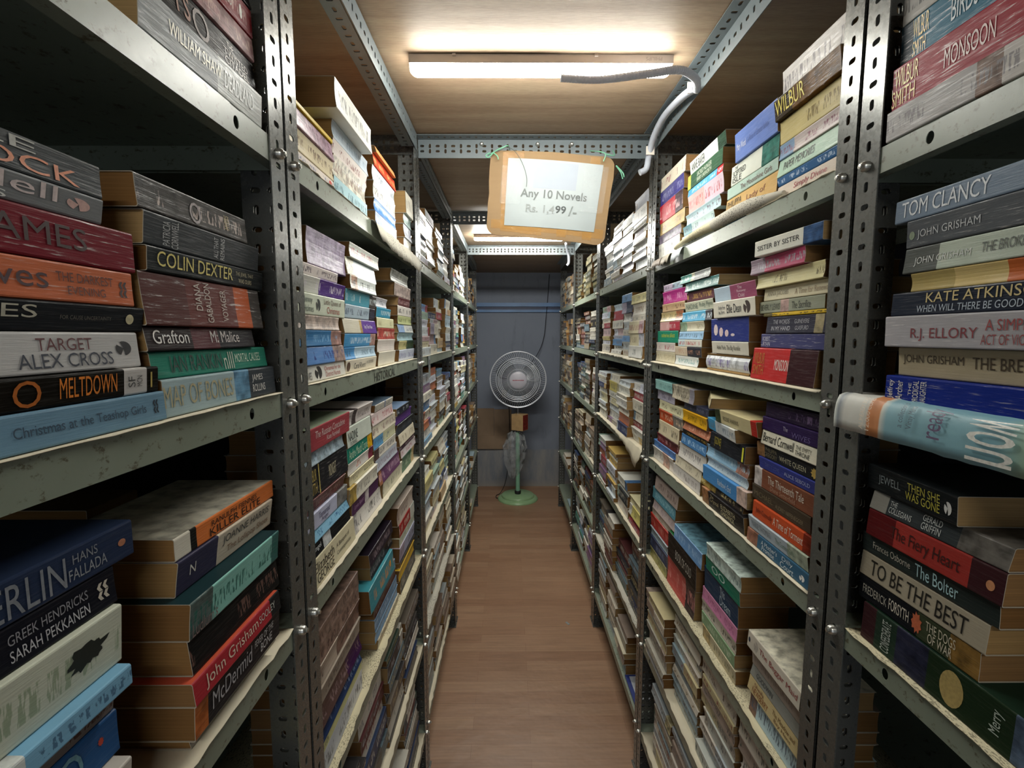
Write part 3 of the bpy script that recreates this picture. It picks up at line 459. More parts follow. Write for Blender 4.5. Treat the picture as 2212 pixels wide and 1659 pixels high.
('R',1,3,3,1.3182,1.5184,1.2234,0.0216,0,'5c88c4','283c80',{}),
('R',1,3,3,1.2967,1.4871,1.2454,0.0279,0,'6c2028>.4|5c2c2c','b88888',{}),
('R',1,3,3,1.2967,1.4731,1.2737,0.0431,0,'d8ccac','382c28',{}),
('R',1,3,3,1.2694,1.4731,1.3172,0.0337,0,'c05028>.6|88847c~','e8c8a8',{}),
('R',1,3,3,1.2651,1.4753,1.3513,0.028,0,'d4d0ac','5c5840',{}),
('R',1,3,3,1.3391,1.4941,1.3797,0.0308,0,'a8a4b4','5c5468',{}),
('R',1,3,3,1.3391,1.4941,1.4109,0.0308,0.008,'90c0bc','487878',{'top': '5c8480'}),
('R',1,4,0,0.697,0.862,0.8502,0.0458,0,'907060~>.15|bcd4dc','5c6878',{'d': 'pale blue paperback with photo end'}),
('R',1,4,0,0.697,0.862,0.8964,0.0285,0.004,'ccb888','',{'d': 'sandy paperback with brown capitals','t': [('Sheila',0.12,0.32,0.6,0.85,'8a5840'),('NEWBERRY',0.1,0.42,0.15,0.55,'98603c'),('The Meadow and',0.5,0.9,0.5,0.78,'806440'),('Bay Hens',0.55,0.85,0.15,0.42,'806440')]}),
('R',1,4,0,0.697,0.862,0.9253,0.0212,0,'8c8c84','',{'d': 'grey paperback with dark capitals','t': [('GOODWIN',0.12,0.45,0.3,0.7,'484c4c')]}),
('R',1,4,0,0.697,0.862,0.9469,0.0357,0,'a89c90','8a7e74',{'d': 'taupe paperback'}),
('R',1,4,0,0.697,0.862,0.9831,0.0326,0.01,'d0c8b8','',{'top': 'd8d4c0~','d': 'ivory paperback with red serif title','t': [('The Beggar Maid',0.26,0.96,0.3,0.7,'983c3c'),('@',0.14,0.22,0.2,0.8,'b8b0a4'),('o',0.02,0.06,0.35,0.65,'283848')]}),
('R',1,4,1,0.9226,1.09,0.8502,0.0318,0,'b8a070~>.25|c8bc9c','7c7454',{}),
('R',1,4,1,0.9294,1.0988,0.8824,0.0304,0,'8cac84','c8d8b8',{'d': 'light green paperback'}),
('R',1,4,1,0.9274,1.1021,0.9132,0.0289,0,'c8c0b0','4c4c44',{}),
('R',1,4,1,0.9255,1.1001,0.9425,0.0314,0,'d48cb0','a05880',{'d': 'pink paperback'}),
('R',1,4,1,0.924,1.0918,0.9743,0.056,0,'24405c','',{'d': 'dark blue paperback with white title','t': [('This',0.5,0.64,0.5,0.85,'c8dce8'),('Dream',0.5,0.8,0.1,0.48,'c8dce8')]}),
('R',1,4,1,0.9089,1.0739,1.0307,0.0334,0.006,'1c7c64','',{'top': '189070','d': 'emerald green paperback','t': [('OO',0.2,0.6,0.3,0.8,'d8f0e8')]}),
('R',1,4,1,0.9005,1.0655,1.0646,0.0345,0.01,'c0d0c8~','788c88',{}),
('R',1,4,2,1.149,1.354,0.8502,0.0882,0,'c85450>.7|38262c','e89c94',{'d': 'salmon red paperback'}),
('R',1,4,2,1.1272,1.3355,0.9388,0.0747,0.006,'201e1c','',{'top': '2c6c3c','d': 'black paperback with green cover','t': [('BOOK OF COLD',0.3,0.85,0.25,0.6,'c0bcb0')]}),
('R',1,4,2,1.0933,1.2841,1.0139,0.0412,0.008,'6c98c8','a8c8e4',{'top': '6890a0~','d': 'sky blue paperback showing its cover'}),
('R',1,4,3,1.3632,1.526,0.8502,0.0327,0,'a8a068~','6c7c3c',{}),
('R',1,4,3,1.3555,1.526,0.8833,0.0393,0,'38405c','8c98b8',{}),
('R',1,4,3,1.3555,1.526,0.923,0.0294,0,'a8b8c0','788890',{}),
('R',1,4,3,1.337,1.526,0.9528,0.0443,0,'b83028','e0a090',{'d': 'red paperback','t': []}),
('R',1,4,3,1.337,1.5144,0.9975,0.0228,0,'c0b4a4','786c60',{}),
('R',1,4,3,1.3006,1.5056,1.0207,0.031,0,'b8a8a4','8c7c84',{}),
('R',1,4,3,1.3033,1.5141,1.0521,0.0377,0,'5890a0','a8d0d8',{}),
('R',1,4,3,1.2849,1.4899,1.0902,0.041,0,'a89890','4c3c38',{}),
]
# ------------------------------------------------------------ slotted steel
def plate(mb, n_rows, n_cols, pitch, x0, marg, thick, M, phase=0, wid=None, skip=None):
    """perforated strip: rows across (local x), columns along (local z); slots alternate upright and lying"""
    NS = 16
    def ring(cx, cz, hx, hz, hw, hh):
        B = []
        for k in range(NS):
            a = 2 * math.pi * k / NS + math.pi / 4
            c, s_ = math.cos(a), math.sin(a); q = 1 / max(abs(c), abs(s_))
            B.append((cx + c * q * hx, cz + s_ * q * hz))
        H = []
        for k in range(NS):
            a = 2 * math.pi * k / NS + math.pi / 4; c, s_ = math.cos(a), math.sin(a)
            r = min(hw, hh); e = Vector((max(hw - r, 0) * (1 if c > 0 else -1), max(hh - r, 0) * (1 if s_ > 0 else -1)))
            H.append((cx + c * r + e.x, cz + s_ * r + e.y))
        return B, H
    W = wid
    cw = (W - 2 * marg) / n_rows
    for j in range(n_cols):
        cz = x0 + (j + .5) * pitch
        for i in range(n_rows):
            cx = marg + (i + .5) * cw
            upright = (i * 0 + j + phase) % 2 == 0
            hw, hh = (.0037, .0066) if upright else (.0066, .0037)
            B, H = ring(cx, cz, cw / 2, pitch / 2, hw, hh)
            V = [M @ Vector((x, 0, z)) for x, z in B] + [M @ Vector((x, 0, z)) for x, z in H]
            V += [M @ Vector((x, thick, z)) for x, z in B] + [M @ Vector((x, thick, z)) for x, z in H]
            F = []
            for k in range(NS):
                l = (k + 1) % NS
                F.append((k, l, NS + l, NS + k)); F.append((2*NS+l, 2*NS+k, 3*NS+k, 3*NS+l))
                F.append((NS + k, NS + l, 3*NS + l, 3*NS + k))
            mb.add(V, F)
    z1 = x0 + n_cols * pitch
    for a, b in ((0, marg), (W - marg, W)): mb.box((a, 0, x0), (b, thick, z1), 0, M)
    return z1
I4 = Matrix.Identity(4)
def post_mesh(flip):
    """L post: narrow flange faces the aisle (local -x), wide flange runs back into the rack (local +x)"""
    mb = MB(); s = -1 if flip else 1
    MA = Matrix(((0, 1, 0, 0), (s, 0, 0, 0), (0, 0, 1, 0), (0, 0, 0, 1)))       # strip along +-y at x=0
    plate(mb, 1, 88, .025, .004, .0105, .0016, MA, wid=.038)
    MBx = Matrix(((1, 0, 0, 0), (0, s, 0, 0), (0, 0, 1, 0), (0, 0, 0, 1)))
    plate(mb, 2, 88, .025, .004, .007, .0016, MBx, phase=1, wid=.058)
    mb.box((-.004, 0 if s > 0 else -.05, 0), (.066, .05 if s > 0 else 0, .004))
    return mb.me('post', M_POST)
POST = {False: post_mesh(False), True: post_mesh(True)}
def bolt_mesh():
    mb = MB()
    mb.lathe([(0, .009), (.003, .0088), (.0055, .007), (.0065, .0045), (.0068, 0), (.0068, -.0005)], 12)
    mb.lathe([(.0032, .0088), (.0032, .0105), (0, .011)], 8)
    return mb.me('bolt', M_BOLT, True)
BOLT = bolt_mesh()
SHZ = {'L': [1.822, 1.503, 1.182, .848, .528, .200], 'R': [1.808, 1.495, 1.180, .848, .528, .200]}
D0, PITCH, RD = .653, .92, .40
def rack_y(b): return D0 + PITCH * (b - 1) + .002, D0 + PITCH * b - .002
SHELF_ME = {}
def shelf_mesh():
    """local: x runs back from the aisle face, y along the rack (0..L); top sheet at z=0, folded lip down"""
    L = rack_y(1)[1] - rack_y(1)[0] - .006; mb = MB(); h = .031; t = .0009
    mb.box((0, 0, -t), (RD - .006, L, 0))
    mb.box((RD - .006 - t, 0, -h), (RD - .006, L, -t))
    for y in (0, L - t): mb.box((t, y, -h), (RD - .007, y + t, -t))
    mb.box((t, t, -h), (.016, L - t, -h + t))
    # front lip with an oval hole near each end
    segs = [(0, .095, 0), (.095, .115, 1), (.115, L - .115, 0), (L - .115, L - .095, 1), (L - .095, L, 0)]
    for a, b, hole in segs:
        if not hole: mb.box((0, a, -h), (t, b, -t))
        else:
            cz = -h / 2; hy = (b - a) / 2; cy = (a + b) / 2; n = 16; V = []; F = []
            for xx in (0, t):
                for k in range(n):
                    q = 2 * math.pi * k / n + math.pi / 4; c, s_ = math.cos(q), math.sin(q); m_ = 1 / max(abs(c), abs(s_))
                    V.append((xx, cy + c * m_ * hy, cz + s_ * m_ * (h / 2)))
                for k in range(n):
                    q = 2 * math.pi * k / n + math.pi / 4
                    V.append((xx, cy + math.cos(q) * .0052, cz + math.sin(q) * .0068))
            for k in range(n):
                l = (k + 1) % n
                F += [(k, n + k, n + l, l), (2*n + k, 2*n + l, 3*n + l, 3*n + k), (n + k, 3*n + k, 3*n + l, n + l)]
            mb.add(V, F)
    return mb.me('shelf', M_SHELF)
SHELF = shelf_mesh()
XF = .3755
ORD = ['nearest', 'second', 'third', 'fourth', 'farthest']
SHN = ['top', 'second', 'third', 'fourth', 'fifth', 'bottom']
def rack(side, b):
    sg = -1 if side == 'L' else 1; y0, y1 = rack_y(b)
    sd = 'left' if side == 'L' else 'right'
    r = empty('slotted_steel_rack', (sg * XF, y0, 0))
    tag(r, f'{ORD[b]} grey slotted-angle steel book rack along the {sd} side of aisle', 'shelving rack', 'steel book racks lining the aisle')
    L = y1 - y0
    # local rack frame: rotate so local x runs back from the aisle
    rz = 0 if side == 'R' else math.pi
    def place(me, name, xb, y, z, yflip=False, parent=r):
        o = link(name, me, parent); o.location = (sg * xb, y, z); o.rotation_euler = (0, 0, rz); return o
    # near front, far front, near rear, far rear
    F = POST
    nearp = F[side == 'L']; farp = F[side == 'R']     # which handedness leads towards +y after the turn
    place(nearp, 'post', 0, 0, 0); place(farp, 'post', 0, L, 0)
    for y, me in ((0, farp), (L, nearp)):
        o = link('post', me, r); o.location = (sg * RD, y, 0); o.rotation_euler = (0, 0, rz + math.pi)
    for k, z in enumerate(SHZ[side]):
        o = link('shelf', SHELF, r)
        o.location = (sg * .002, (.003 if side == 'R' else L - .003), z); o.rotation_euler = (0, 0, rz)
        for yy in (.021, L - .019):
            q = link('bolt', BOLT, r); q.location = (0, yy, z - .016); q.rotation_euler = (0, R(-90) if side == 'R' else R(90), 0)
    mb = MB()
    MC = Matrix(((sg, 0, 0, sg * .06), (0, 1, 0, 0), (0, 0, 1, 0), (0, 0, 0, 1)))
    Mx = Matrix(((0, 0, sg, sg * .012), (0, 1, 0, L - .006), (1, 0, 0, 2.143), (0, 0, 0, 1)))
    plate(mb, 2, 15, .025, 0, .012, .0016, Mx, wid=.058)
    mb.obj('cross_bar', M_POST, r)
    return r
for b in range(0, 5):
    for s in 'LR': rack(s, b)
# ------------------------------------------------------------ beams under the boards
def beam_across(Y, label):
    o = empty('slotted_beam', (0, Y, 2.145))
    tag(o, label, 'beam', 'slotted beams crossing the aisle')
    mb = MB(); n = 30
    plate(mb, 2, n, .02494, -.3741, .013, .0018, Matrix(((0, 0, 1, 0), (0, 1, 0, 0), (1, 0, 0, 0), (0, 0, 0, 1))), wid=.058)
    mb.obj('face_flange', M_BEAM, o)
    mb = MB()
    plate(mb, 1, n, .02494, -.3741, .010, .0018, Matrix(((0, 0, 1, 0), (-1, 0, 0, 0), (0, 1, 0, .0562), (0, 0, 0, 1))), wid=.038)
    mb.obj('top_flange', M_BEAM, o)
    return o
b1 = beam_across(1.600, 'grey slotted steel beam spanning the aisle just behind the cardboard price sign')
for x in (-.17, .009, .118): link('bolt', BOLT, b1, (x, -.001, .042), (R(90), 0, 0))
b2 = beam_across(2.520, 'dark slotted steel beam with bright holes, second one across the aisle')
b3 = beam_across(3.440, 'lit slotted steel beam across the aisle just behind the far lamp')
for x in (.0, .03): link('bolt', BOLT, b3, (x, -.001, .042), (R(90), 0, 0))
def rail(side, b):
    y0, y1 = rack_y(b); sg = -1 if side == 'L' else 1
    if b >= 2: y0 += .034
    y1 -= .014; n = int((y1 - y0) / .025)
    sd = 'left' if side == 'L' else 'right'
    o = empty('slotted_rail', (sg * .3748, y0 + .002, 2.153))
    tag(o, f'slotted steel rail under the ceiling along the {sd} edge, above the {ORD[b]} {sd} rack', 'rail', 'ceiling rails along the aisle edges')
    mb = MB()
    plate(mb, 1, n, .025, .0, .02, .0016, Matrix(((0, sg, 0, -sg * .004), (0, 0, 1, 0), (1, 0, 0, 0), (0, 0, 0, 1))), wid=.05)
    mb.obj('side_flange', M_BEAM, o)
    mb = MB()
    if side == 'L': Mx = Matrix(((-1, 0, 0, .0), (0, 0, 1, 0), (0, 1, 0, .0), (0, 0, 0, 1)))
    else: Mx = Matrix(((-1, 0, 0, .0), (0, 0, 1, 0), (0, 1, 0, .0505), (0, 0, 0, 1)))
    if side == 'L': plate(mb, 1, n - 3, .025, .042, .012, .0016, Mx, wid=.036)
    else: plate(mb, 1, n, .025, .0, .012, .0016, Mx, wid=.036)
    mb.obj('flat_flange', M_BEAM if side == 'L' else M_BEAM, o)
for b in range(1, 5):
    for s in 'LR': rail(s, b)
# ------------------------------------------------------------ paperbacks
def parse(col):
    segs = []
    for p in col.split('>'):
        pass
    parts = col.split('>'); u = 0
    # "aaaaaa~>.30|bbbbbb>.6|cccccc"
    out = []; items = col.split('|')
    for it in items:
        if '>' in it: c, e = it.split('>'); e = float(e)
        else: c, e = it, 1.0
        out.append((u, e, lin(c), .75 if '~' in c else 0.0)); u = e
    return out
FONT_CACHE = {}
def glyphs(s, off=0.0):
    if (s, off) in FONT_CACHE: return FONT_CACHE[(s, off)]
    cu = bpy.data.curves.new('t', 'FONT'); cu.body = s; cu.resolution_u = 3; cu.size = 1; cu.offset = off
    ob = bpy.data.objects.new('t', cu); COL.objects.link(ob)
    bpy.context.view_layer.update()
    me = ob.to_mesh()
    V = [tuple(v.co[:2]) for v in me.vertices]; F = [tuple(p.vertices) for p in me.polygons]
    ob.to_mesh_clear(); bpy.data.objects.remove(ob); bpy.data.curves.remove(cu)
    x0 = min(v[0] for v in V); x1 = max(v[0] for v in V); y0 = min(v[1] for v in V); y1 = max(v[1] for v in V)
    V = [((x - x0) / (x1 - x0), (y - y0) / (y1 - y0)) for x, y in V]
    FONT_CACHE[(s, off)] = (V, F); return V, F
def blob(n, rad, seed=0):
    rg = random.Random(seed); V = [(.5, .5)]; 
    for k in range(n):
        a = 2 * math.pi * k / n; q = .5 * rad(k, rg)
        V.append((.5 + q * math.cos(a), .5 + q * math.sin(a)))
    return V, [(0, 1 + k, 1 + (k + 1) % n) for k in range(n)]
def symbol(s, seed):
    if s == 'o': return blob(20, lambda k, r: 1)
    if s == '@':
        V, F = blob(22, lambda k, r: 1); n = len(V)
        return V, [f for f in F if True][:7] + F[9:15] + F[17:]
    if s == '*': return blob(18, lambda k, r: 1 if k % 2 else .62 + .2 * r.random(), seed)
    if s == '~': return blob(26, lambda k, r: .45 + .55 * r.random(), seed)
    if s == '#':
        V = []; F = []
        for a in (0, .5):
            for b in (0, .52):
                n = len(V); V += [(a, b + .24), (a + .2, b), (a + .48, b), (a + .28, b + .24), (a + .48, b + .48), (a + .2, b + .48)]
                F += [(n, n+1, n+2, n+3), (n, n+3, n+4, n+5)]
        return V, F
    return glyphs(s)
def spine_y(z, t, bow, skw): return bow * math.sin(math.pi * z / t) + skw * (z / t - .5)
class BookData:
    """arrays for one or many books; faces carry colour, ink, spine coordinates and crease attributes"""
    def __init__(s): s.V = []; s.F = []; s.col = []; s.ink = []; s.suv = []; s.crs = []; s.mi = []
    def face(s, idx, col, ink=(0, 0, 0, 0), suv=None, crs=0, mi=0):
        s.F.append(idx); s.col.append(col); s.ink.append(ink); s.suv.append(suv or [(0, 0, 0)] * len(idx)); s.crs.append(crs); s.mi.append(mi)
    def cover(s, L, W, t, segs, ink, top, rr, cr, rnd_spine, M, bow=0, skw=0):
        c = .0006; r = min(.0016, t * .2); bul = t * .32 if rnd_spine else 0
        if rnd_spine:
            K = 9; P = [(W, 0)] + [(bul * (1 - math.sin(math.pi * k / (K - 1))), t * (1 - math.cos(math.pi * k / (K - 1))) / 2) for k in range(K)] + [(W, t)]
            Q = [(W, c)] + [(y + c, min(max(z, c), t - c)) for y, z in P[1:-1]] + [(W, t - c)]
        else:
            mids = [r + (t - 2 * r) * k / 5 for k in range(1, 5)]
            P = [(W, 0), (r, 0), (r * .25, r * .35), (0, r)] + [(0, z) for z in mids] + [(0, t - r), (r * .25, t - r * .35), (r, t), (W, t)]
            Q = [(W, c), (r + c, c), (r * .3 + c, r * .35 + c), (c, r + c)] + [(c, z) for z in mids] + [(c, t - r - c), (r * .3 + c, t - r * .35 - c), (r + c, t - c), (W, t - c)]
            P = [(y if y == W else y + spine_y(z, t, bow, skw), z) for y, z in P]; Q = [(y if y == W else y + spine_y(z, t, bow, skw), z) for y, z in Q]
        cuts = [0.0] + [e for (_, e, _, _) in segs[:-1]] + [1.0]
        n = len(P); base = len(s.V)
        for u in cuts:
            for (y, z) in P + Q: s.V.append(tuple(M @ Vector((u * L, y, z))))
        m = 2 * n
        for i in range(len(cuts) - 1):
            a = base + i * m; b = a + m
            cc = (*segs[i][2], segs[i][3])
            for k in range(n - 1):
                istop = k == n - 2; isbot = k == 0
                f = (a + k, b + k, b + k + 1, a + k + 1)
                if istop: s.face(f, top if top else cc)
                elif isbot: s.face(f, cc)
                else:
                    v0 = P[k][1] / t; v1 = P[k + 1][1] / t; u0 = cuts[i] * L; u1 = cuts[i + 1] * L
                    s.face(f, cc, ink, [(u0, v0, rr), (u1, v0, rr), (u1, v1, rr), (u0, v1, rr)], cr)
                s.face((a + n + k, a + n + k + 1, b + n + k + 1, b + n + k), (.5, .45, .36, 0))
        for a, rev in ((base, 0), (base + (len(cuts) - 1) * m, 1)):
            for k in range(n - 1):
                f = (a + k, a + k + 1, a + n + k + 1, a + n + k)
                s.face(f[::-1] if rev else f, (.42, .38, .3, 0))
        for k, j in ((0, 0), (n - 1, 1)):
            f = (base + k, base + n + k, base + (len(cuts) - 1) * m + n + k, base + (len(cuts) - 1) * m + k)
            s.face(f if not j else f[::-1], (.42, .38, .3, 0))
    def block(s, L, W, t, col, M, mi=1, bow=0, skw=0):
        c = .0007; e = .0012; b = len(s.V)
        # fore edge and ends slightly hollow like a read paperback
        K = 6; zs = [c + (t - 2 * c) * k / (K - 1) for k in range(K)]
        for z in zs:
            y0 = .0014 + spine_y(z, t, bow, skw)
            y1 = W - .002 + min(0, -.0012 * math.sin(math.pi * z / t))
            for (x, y) in ((e, y0), (L - e, y0), (L - e, y1), (e, y1)): s.V.append(tuple(M @ Vector((x, y, z))))
        F = [(0, 3, 2, 1), tuple(4 * (K - 1) + i for i in range(4))]
        for k in range(K - 1):
            for i in range(4): j = (i + 1) % 4; F.append((4*k+i, 4*k+j, 4*k+4+j, 4*k+4+i))
        for f in F: s.face(tuple(b + i for i in f), (*col, 1), mi=mi)
    def build(s, name, mats):
        me = mesh(name, s.V, s.F, mats, s.mi)
        A = me.attributes
        for nm, ty in (('col', 'FLOAT_COLOR'), ('ink', 'FLOAT_COLOR'), ('suv', 'FLOAT_VECTOR'), ('crs', 'FLOAT')): A.new(nm, ty, 'CORNER')
        a, k, u, c = A['col'], A['ink'], A['suv'], A['crs']
        ca = []; ka = []; ua = []; cra = []
        for f, col, ink, suv, cr in zip(s.F, s.col, s.ink, s.suv, s.crs):
            for i in range(len(f)): ca += col; ka += ink; ua += suv[i]; cra.append(cr)
        a.data.foreach_set('color', ca); k.data.foreach_set('color', ka); u.data.foreach_set('vector', ua); c.data.foreach_set('value', cra)
        return me
PAGE_COLS = ['8c6a40', '7d5c36', '997a4e', '74532f', 'a2855a', '866540']
def book_mats(side, off, ya, yb, z, yaw):
    if side == 'L': T = Matrix.Translation((-.387 + off, ya, z)); Rz = Matrix.Rotation(R(90 + yaw), 4, 'Z')
    else: T = Matrix.Translation((.387 - off, yb, z)); Rz = Matrix.Rotation(R(-90 + yaw), 4, 'Z')
    return T @ Rz
CN = [('white','e6e6e0'),('ivory','dcd4bc'),('cream','d6cfa8'),('tan','c0a06c'),('brown','6e4836'),('taupe','a09080'),('pink','d0a0a8'),('mauve','a08498'),
      ('lilac','b8b0cc'),('purple','58306c'),('dark maroon','54282c'),('red','b83030'),('rose','b86068'),('orange','cc6a38'),('yellow','d8b830'),('pale yellow','cfcb90'),
      ('pale green','c0d0b8'),('green','3c7050'),('dark green','263a30'),('teal','3f8488'),('pale teal','a4c8c4'),('pale blue','b4ccd8'),('sky blue','68a4cc'),('blue','4878b0'),
      ('navy','2c3860'),('indigo','3c4088'),('grey','90908c'),('slate grey','606468'),('charcoal','404246'),('black','1e1e20'),('olive brown','544c38')]
def cname(c):
    best = min(CN, key=lambda q: sum((math.pow(a, .45) - math.pow(b, .45)) ** 2 for a, b in zip(c, lin(q[1]))))
    return best[0]
def describe(segs):
    segs = sorted(segs, key=lambda s: -(s[1] - s[0])); a = cname(segs[0][2])
    if len(segs) > 1:
        b = cname(segs[1][2])
        if b != a: return f'{a} and {b} paperback'
        if segs[1][3] > 0: return f'{a} paperback with picture'
    return f'{a} paperback'
ORDN = ['first', 'second', 'third', 'fourth', 'fifth', 'sixth', 'seventh', 'eighth', 'ninth', 'tenth', 'eleventh', 'twelfth', 'thirteenth', 'fourteenth']
ALL = []
for bk in BOOKS: ALL.append(list(bk))
# ---- the stacks whose titles cannot be told apart: colours follow what each shelf shows
WH = 'e4e4de dcdcd2 d8d4c8 e0dccc ccd4d8 d4d8e4'.split()
PAL = {
 'white': WH * 2 + 'b8ccd8 8a98a0 c8c0d0 d0c4bc b0b8b0 6c7c84'.split(),
 'mixlight': WH + WH + 'd8d0b0 b8ccd8 7098c4 c8b0b4 a85058 d4cc94 98b0a0 d0b48c b0a8bc 38425c'.split(),
 'color': WH * 3 + 'd4c878 c8a860 b87050 4c8478 5078a8 7ca4c0 944048 3c4468 d8d0a8 34363a 806484 94ac9c e0dccc a8a098 b0b8c0'.split(),
 'dark': '2a2c30 3a3838 4c4844 34405c 5a3434 6a6258 8c8478 c8c4b8 48584c 5c6c74 dcd8cc 704c3c'.split(),
 'olive': '4a4a3c 54543f 444638 5a5844 3e4038 62604c'.split(),
 'brownish': '8c7c6c a89c8c 6c5c50 c4b8a4 78685c 4c4440 b0a890 9aa0a0 d0c8b4'.split(),
 'pale': 'c8c0b4 b8b0a4 d4ccbc c0c4bc a8a498 d0c8b0 b0b8bc 9cb0b8 98887c c4b890'.split(),
}
INKS = ['484848', '5c5048', '3c4460', '8a3c40', '6a7078', '384840', '806848']
def fill(side, b, k, ns, pal, hs, gap=.012, off=.01, toptilt=0, start=None, ln=(.172, .2), inks=1):
    y0, y1 = rack_y(b); y0 += .045; y1 -= .047
    if start: y0 = start
    room = (SHZ[side][k - 2] if k > 1 else 2.17) - SHZ[side][k - 1] - .04
    y = y0 + rnd.uniform(0, gap)
    for n in range(ns):
        h = hs[n % len(hs)] * room; z = SHZ[side][k - 1] + .0022; top = z + h
        base_off = rnd.uniform(-.012, off)
        L0 = min(rnd.uniform(*ln), y1 - y)
        if L0 < .1: break
        mx = 0
        while True:
            t = rnd.choice([.018, .022, .026, .028, .031, .036, .042]) * rnd.uniform(.9, 1.1)
            if z + t > top: break
            L = min(L0 + rnd.uniform(-.02, .006), y1 - y); d = rnd.uniform(0, .006)
            c = rnd.choice(PAL[pal]); segs = c
            q = rnd.random()
            if q < .16: segs = f'{rnd.choice(PAL[pal])}~>{rnd.uniform(.12, .3):.2f}|{c}'
            elif q < .3: segs = f'{c}>{rnd.uniform(.65, .85):.2f}|{rnd.choice(PAL[pal])}~'
            elif q < .4: segs = f'{c}>{rnd.uniform(.35, .6):.2f}|{rnd.choice(PAL[pal])}'
            lum = sum(lin(c)); ink = rnd.choice(INKS) if lum > .7 else rnd.choice(['c8c4b8', 'b8a878', 'a8b0b8'])
            ya = y + d; yb = min(ya + L, y1)
            ALL.append([side, b, k, n, ya, yb, z, t - .0004, base_off + rnd.uniform(-.006, .008), segs, ink if inks else '', {'cr': .4 if rnd.random() < .15 else 0}])
            mx = max(mx, yb); z += t
        y = (mx or y + .17) + rnd.uniform(.002, gap)
for s_, sp in {'L': [(1, 5, 4, 'dark', (.8, .9, .85)), (1, 6, 4, 'dark', (.5, .7, .6, .8)),
     (2, 1, 4, 'white', (.62, .72, .7, .45)), (2, 2, 4, 'mixlight', (.75, .7, .85, .9)), (2, 3, 4, 'color', (.92, .95, .9, .8)), (2, 4, 4, 'mixlight', (.8, .95, .9, .85)), (2, 5, 4, 'pale', (.9, .8, .9)), (2, 6, 4, 'brownish', (.9, .85, .7, .9)),
     (3, 1, 4, 'color', (.75, .6, .65, .5)), (3, 2, 4, 'color', (.8, .9, .75, .6)), (3, 3, 4, 'color', (.95, .9, .95)), (3, 4, 4, 'color', (.95, .9)), (3, 5, 4, 'pale', (.95, .9)), (3, 6, 4, 'pale', (.9, .9)),
     (4, 1, 4, 'brownish', (.7, .6)), (4, 2, 4, 'brownish', (.85, .8)), (4, 3, 4, 'pale', (.8, .9)), (4, 4, 4, 'brownish', (.7, .5)), (4, 5, 3, 'pale', (.2, .1)), (4, 6, 3, 'pale', (.1, .2))],
   'R': [(1, 5, 4, 'pale', (.97, .95, .97, .9)), (1, 6, 4, 'pale', (.8, .95, .9, .9)),
     (2, 1, 4, 'white', (.8, .75, .8, .62)), (2, 2, 4, 'mixlight', (.9, .93, .9, .85)), (2, 3, 4, 'color', (.86, .8, .9, .85)), (2, 4, 4, 'color', (.45, .55, .8, .8)), (2, 5, 4, 'dark', (.9, .62, .8, .8)), (2, 6, 4, 'pale', (.0, .62, .85, .9)),
     (3, 1, 4, 'olive', (.72, .72, .5, .4)), (3, 2, 4, 'dark', (.8, .85, .7, .75)), (3, 3, 4, 'dark', (.9, .95, .9)), (3, 4, 4, 'brownish', (.8, .9, .85)), (3, 5, 4, 'dark', (.85, .9)), (3, 6, 4, 'color', (.9, .95, .8)),
     (4, 1, 4, 'brownish', (.8, .7)), (4, 2, 4, 'brownish', (.75, .8)), (4, 3, 4, 'brownish', (.9, .9)), (4, 4, 4, 'brownish', (.6, .7)), (4, 5, 3, 'pale', (.25, .2)), (4, 6, 3, 'pale', (.0, .12))]}.items():
    for (b, k, ns, pal, hs) in sp: fill(s_, b, k, ns, pal, hs, inks=1 if b < 4 else 0)
# a few books that stand out on the far shelves
for e in [['R', 2, 4, 9, 1.66, 1.84, .8502 + .150, .03, .02, '5c2440', '', {'top': '702c50'}], ['R', 2, 5, 9, 1.86, 2.05, .5302 + .205, .03, .02, 'c85c30', '', {'top': 'c0582c'}]]:
    pass
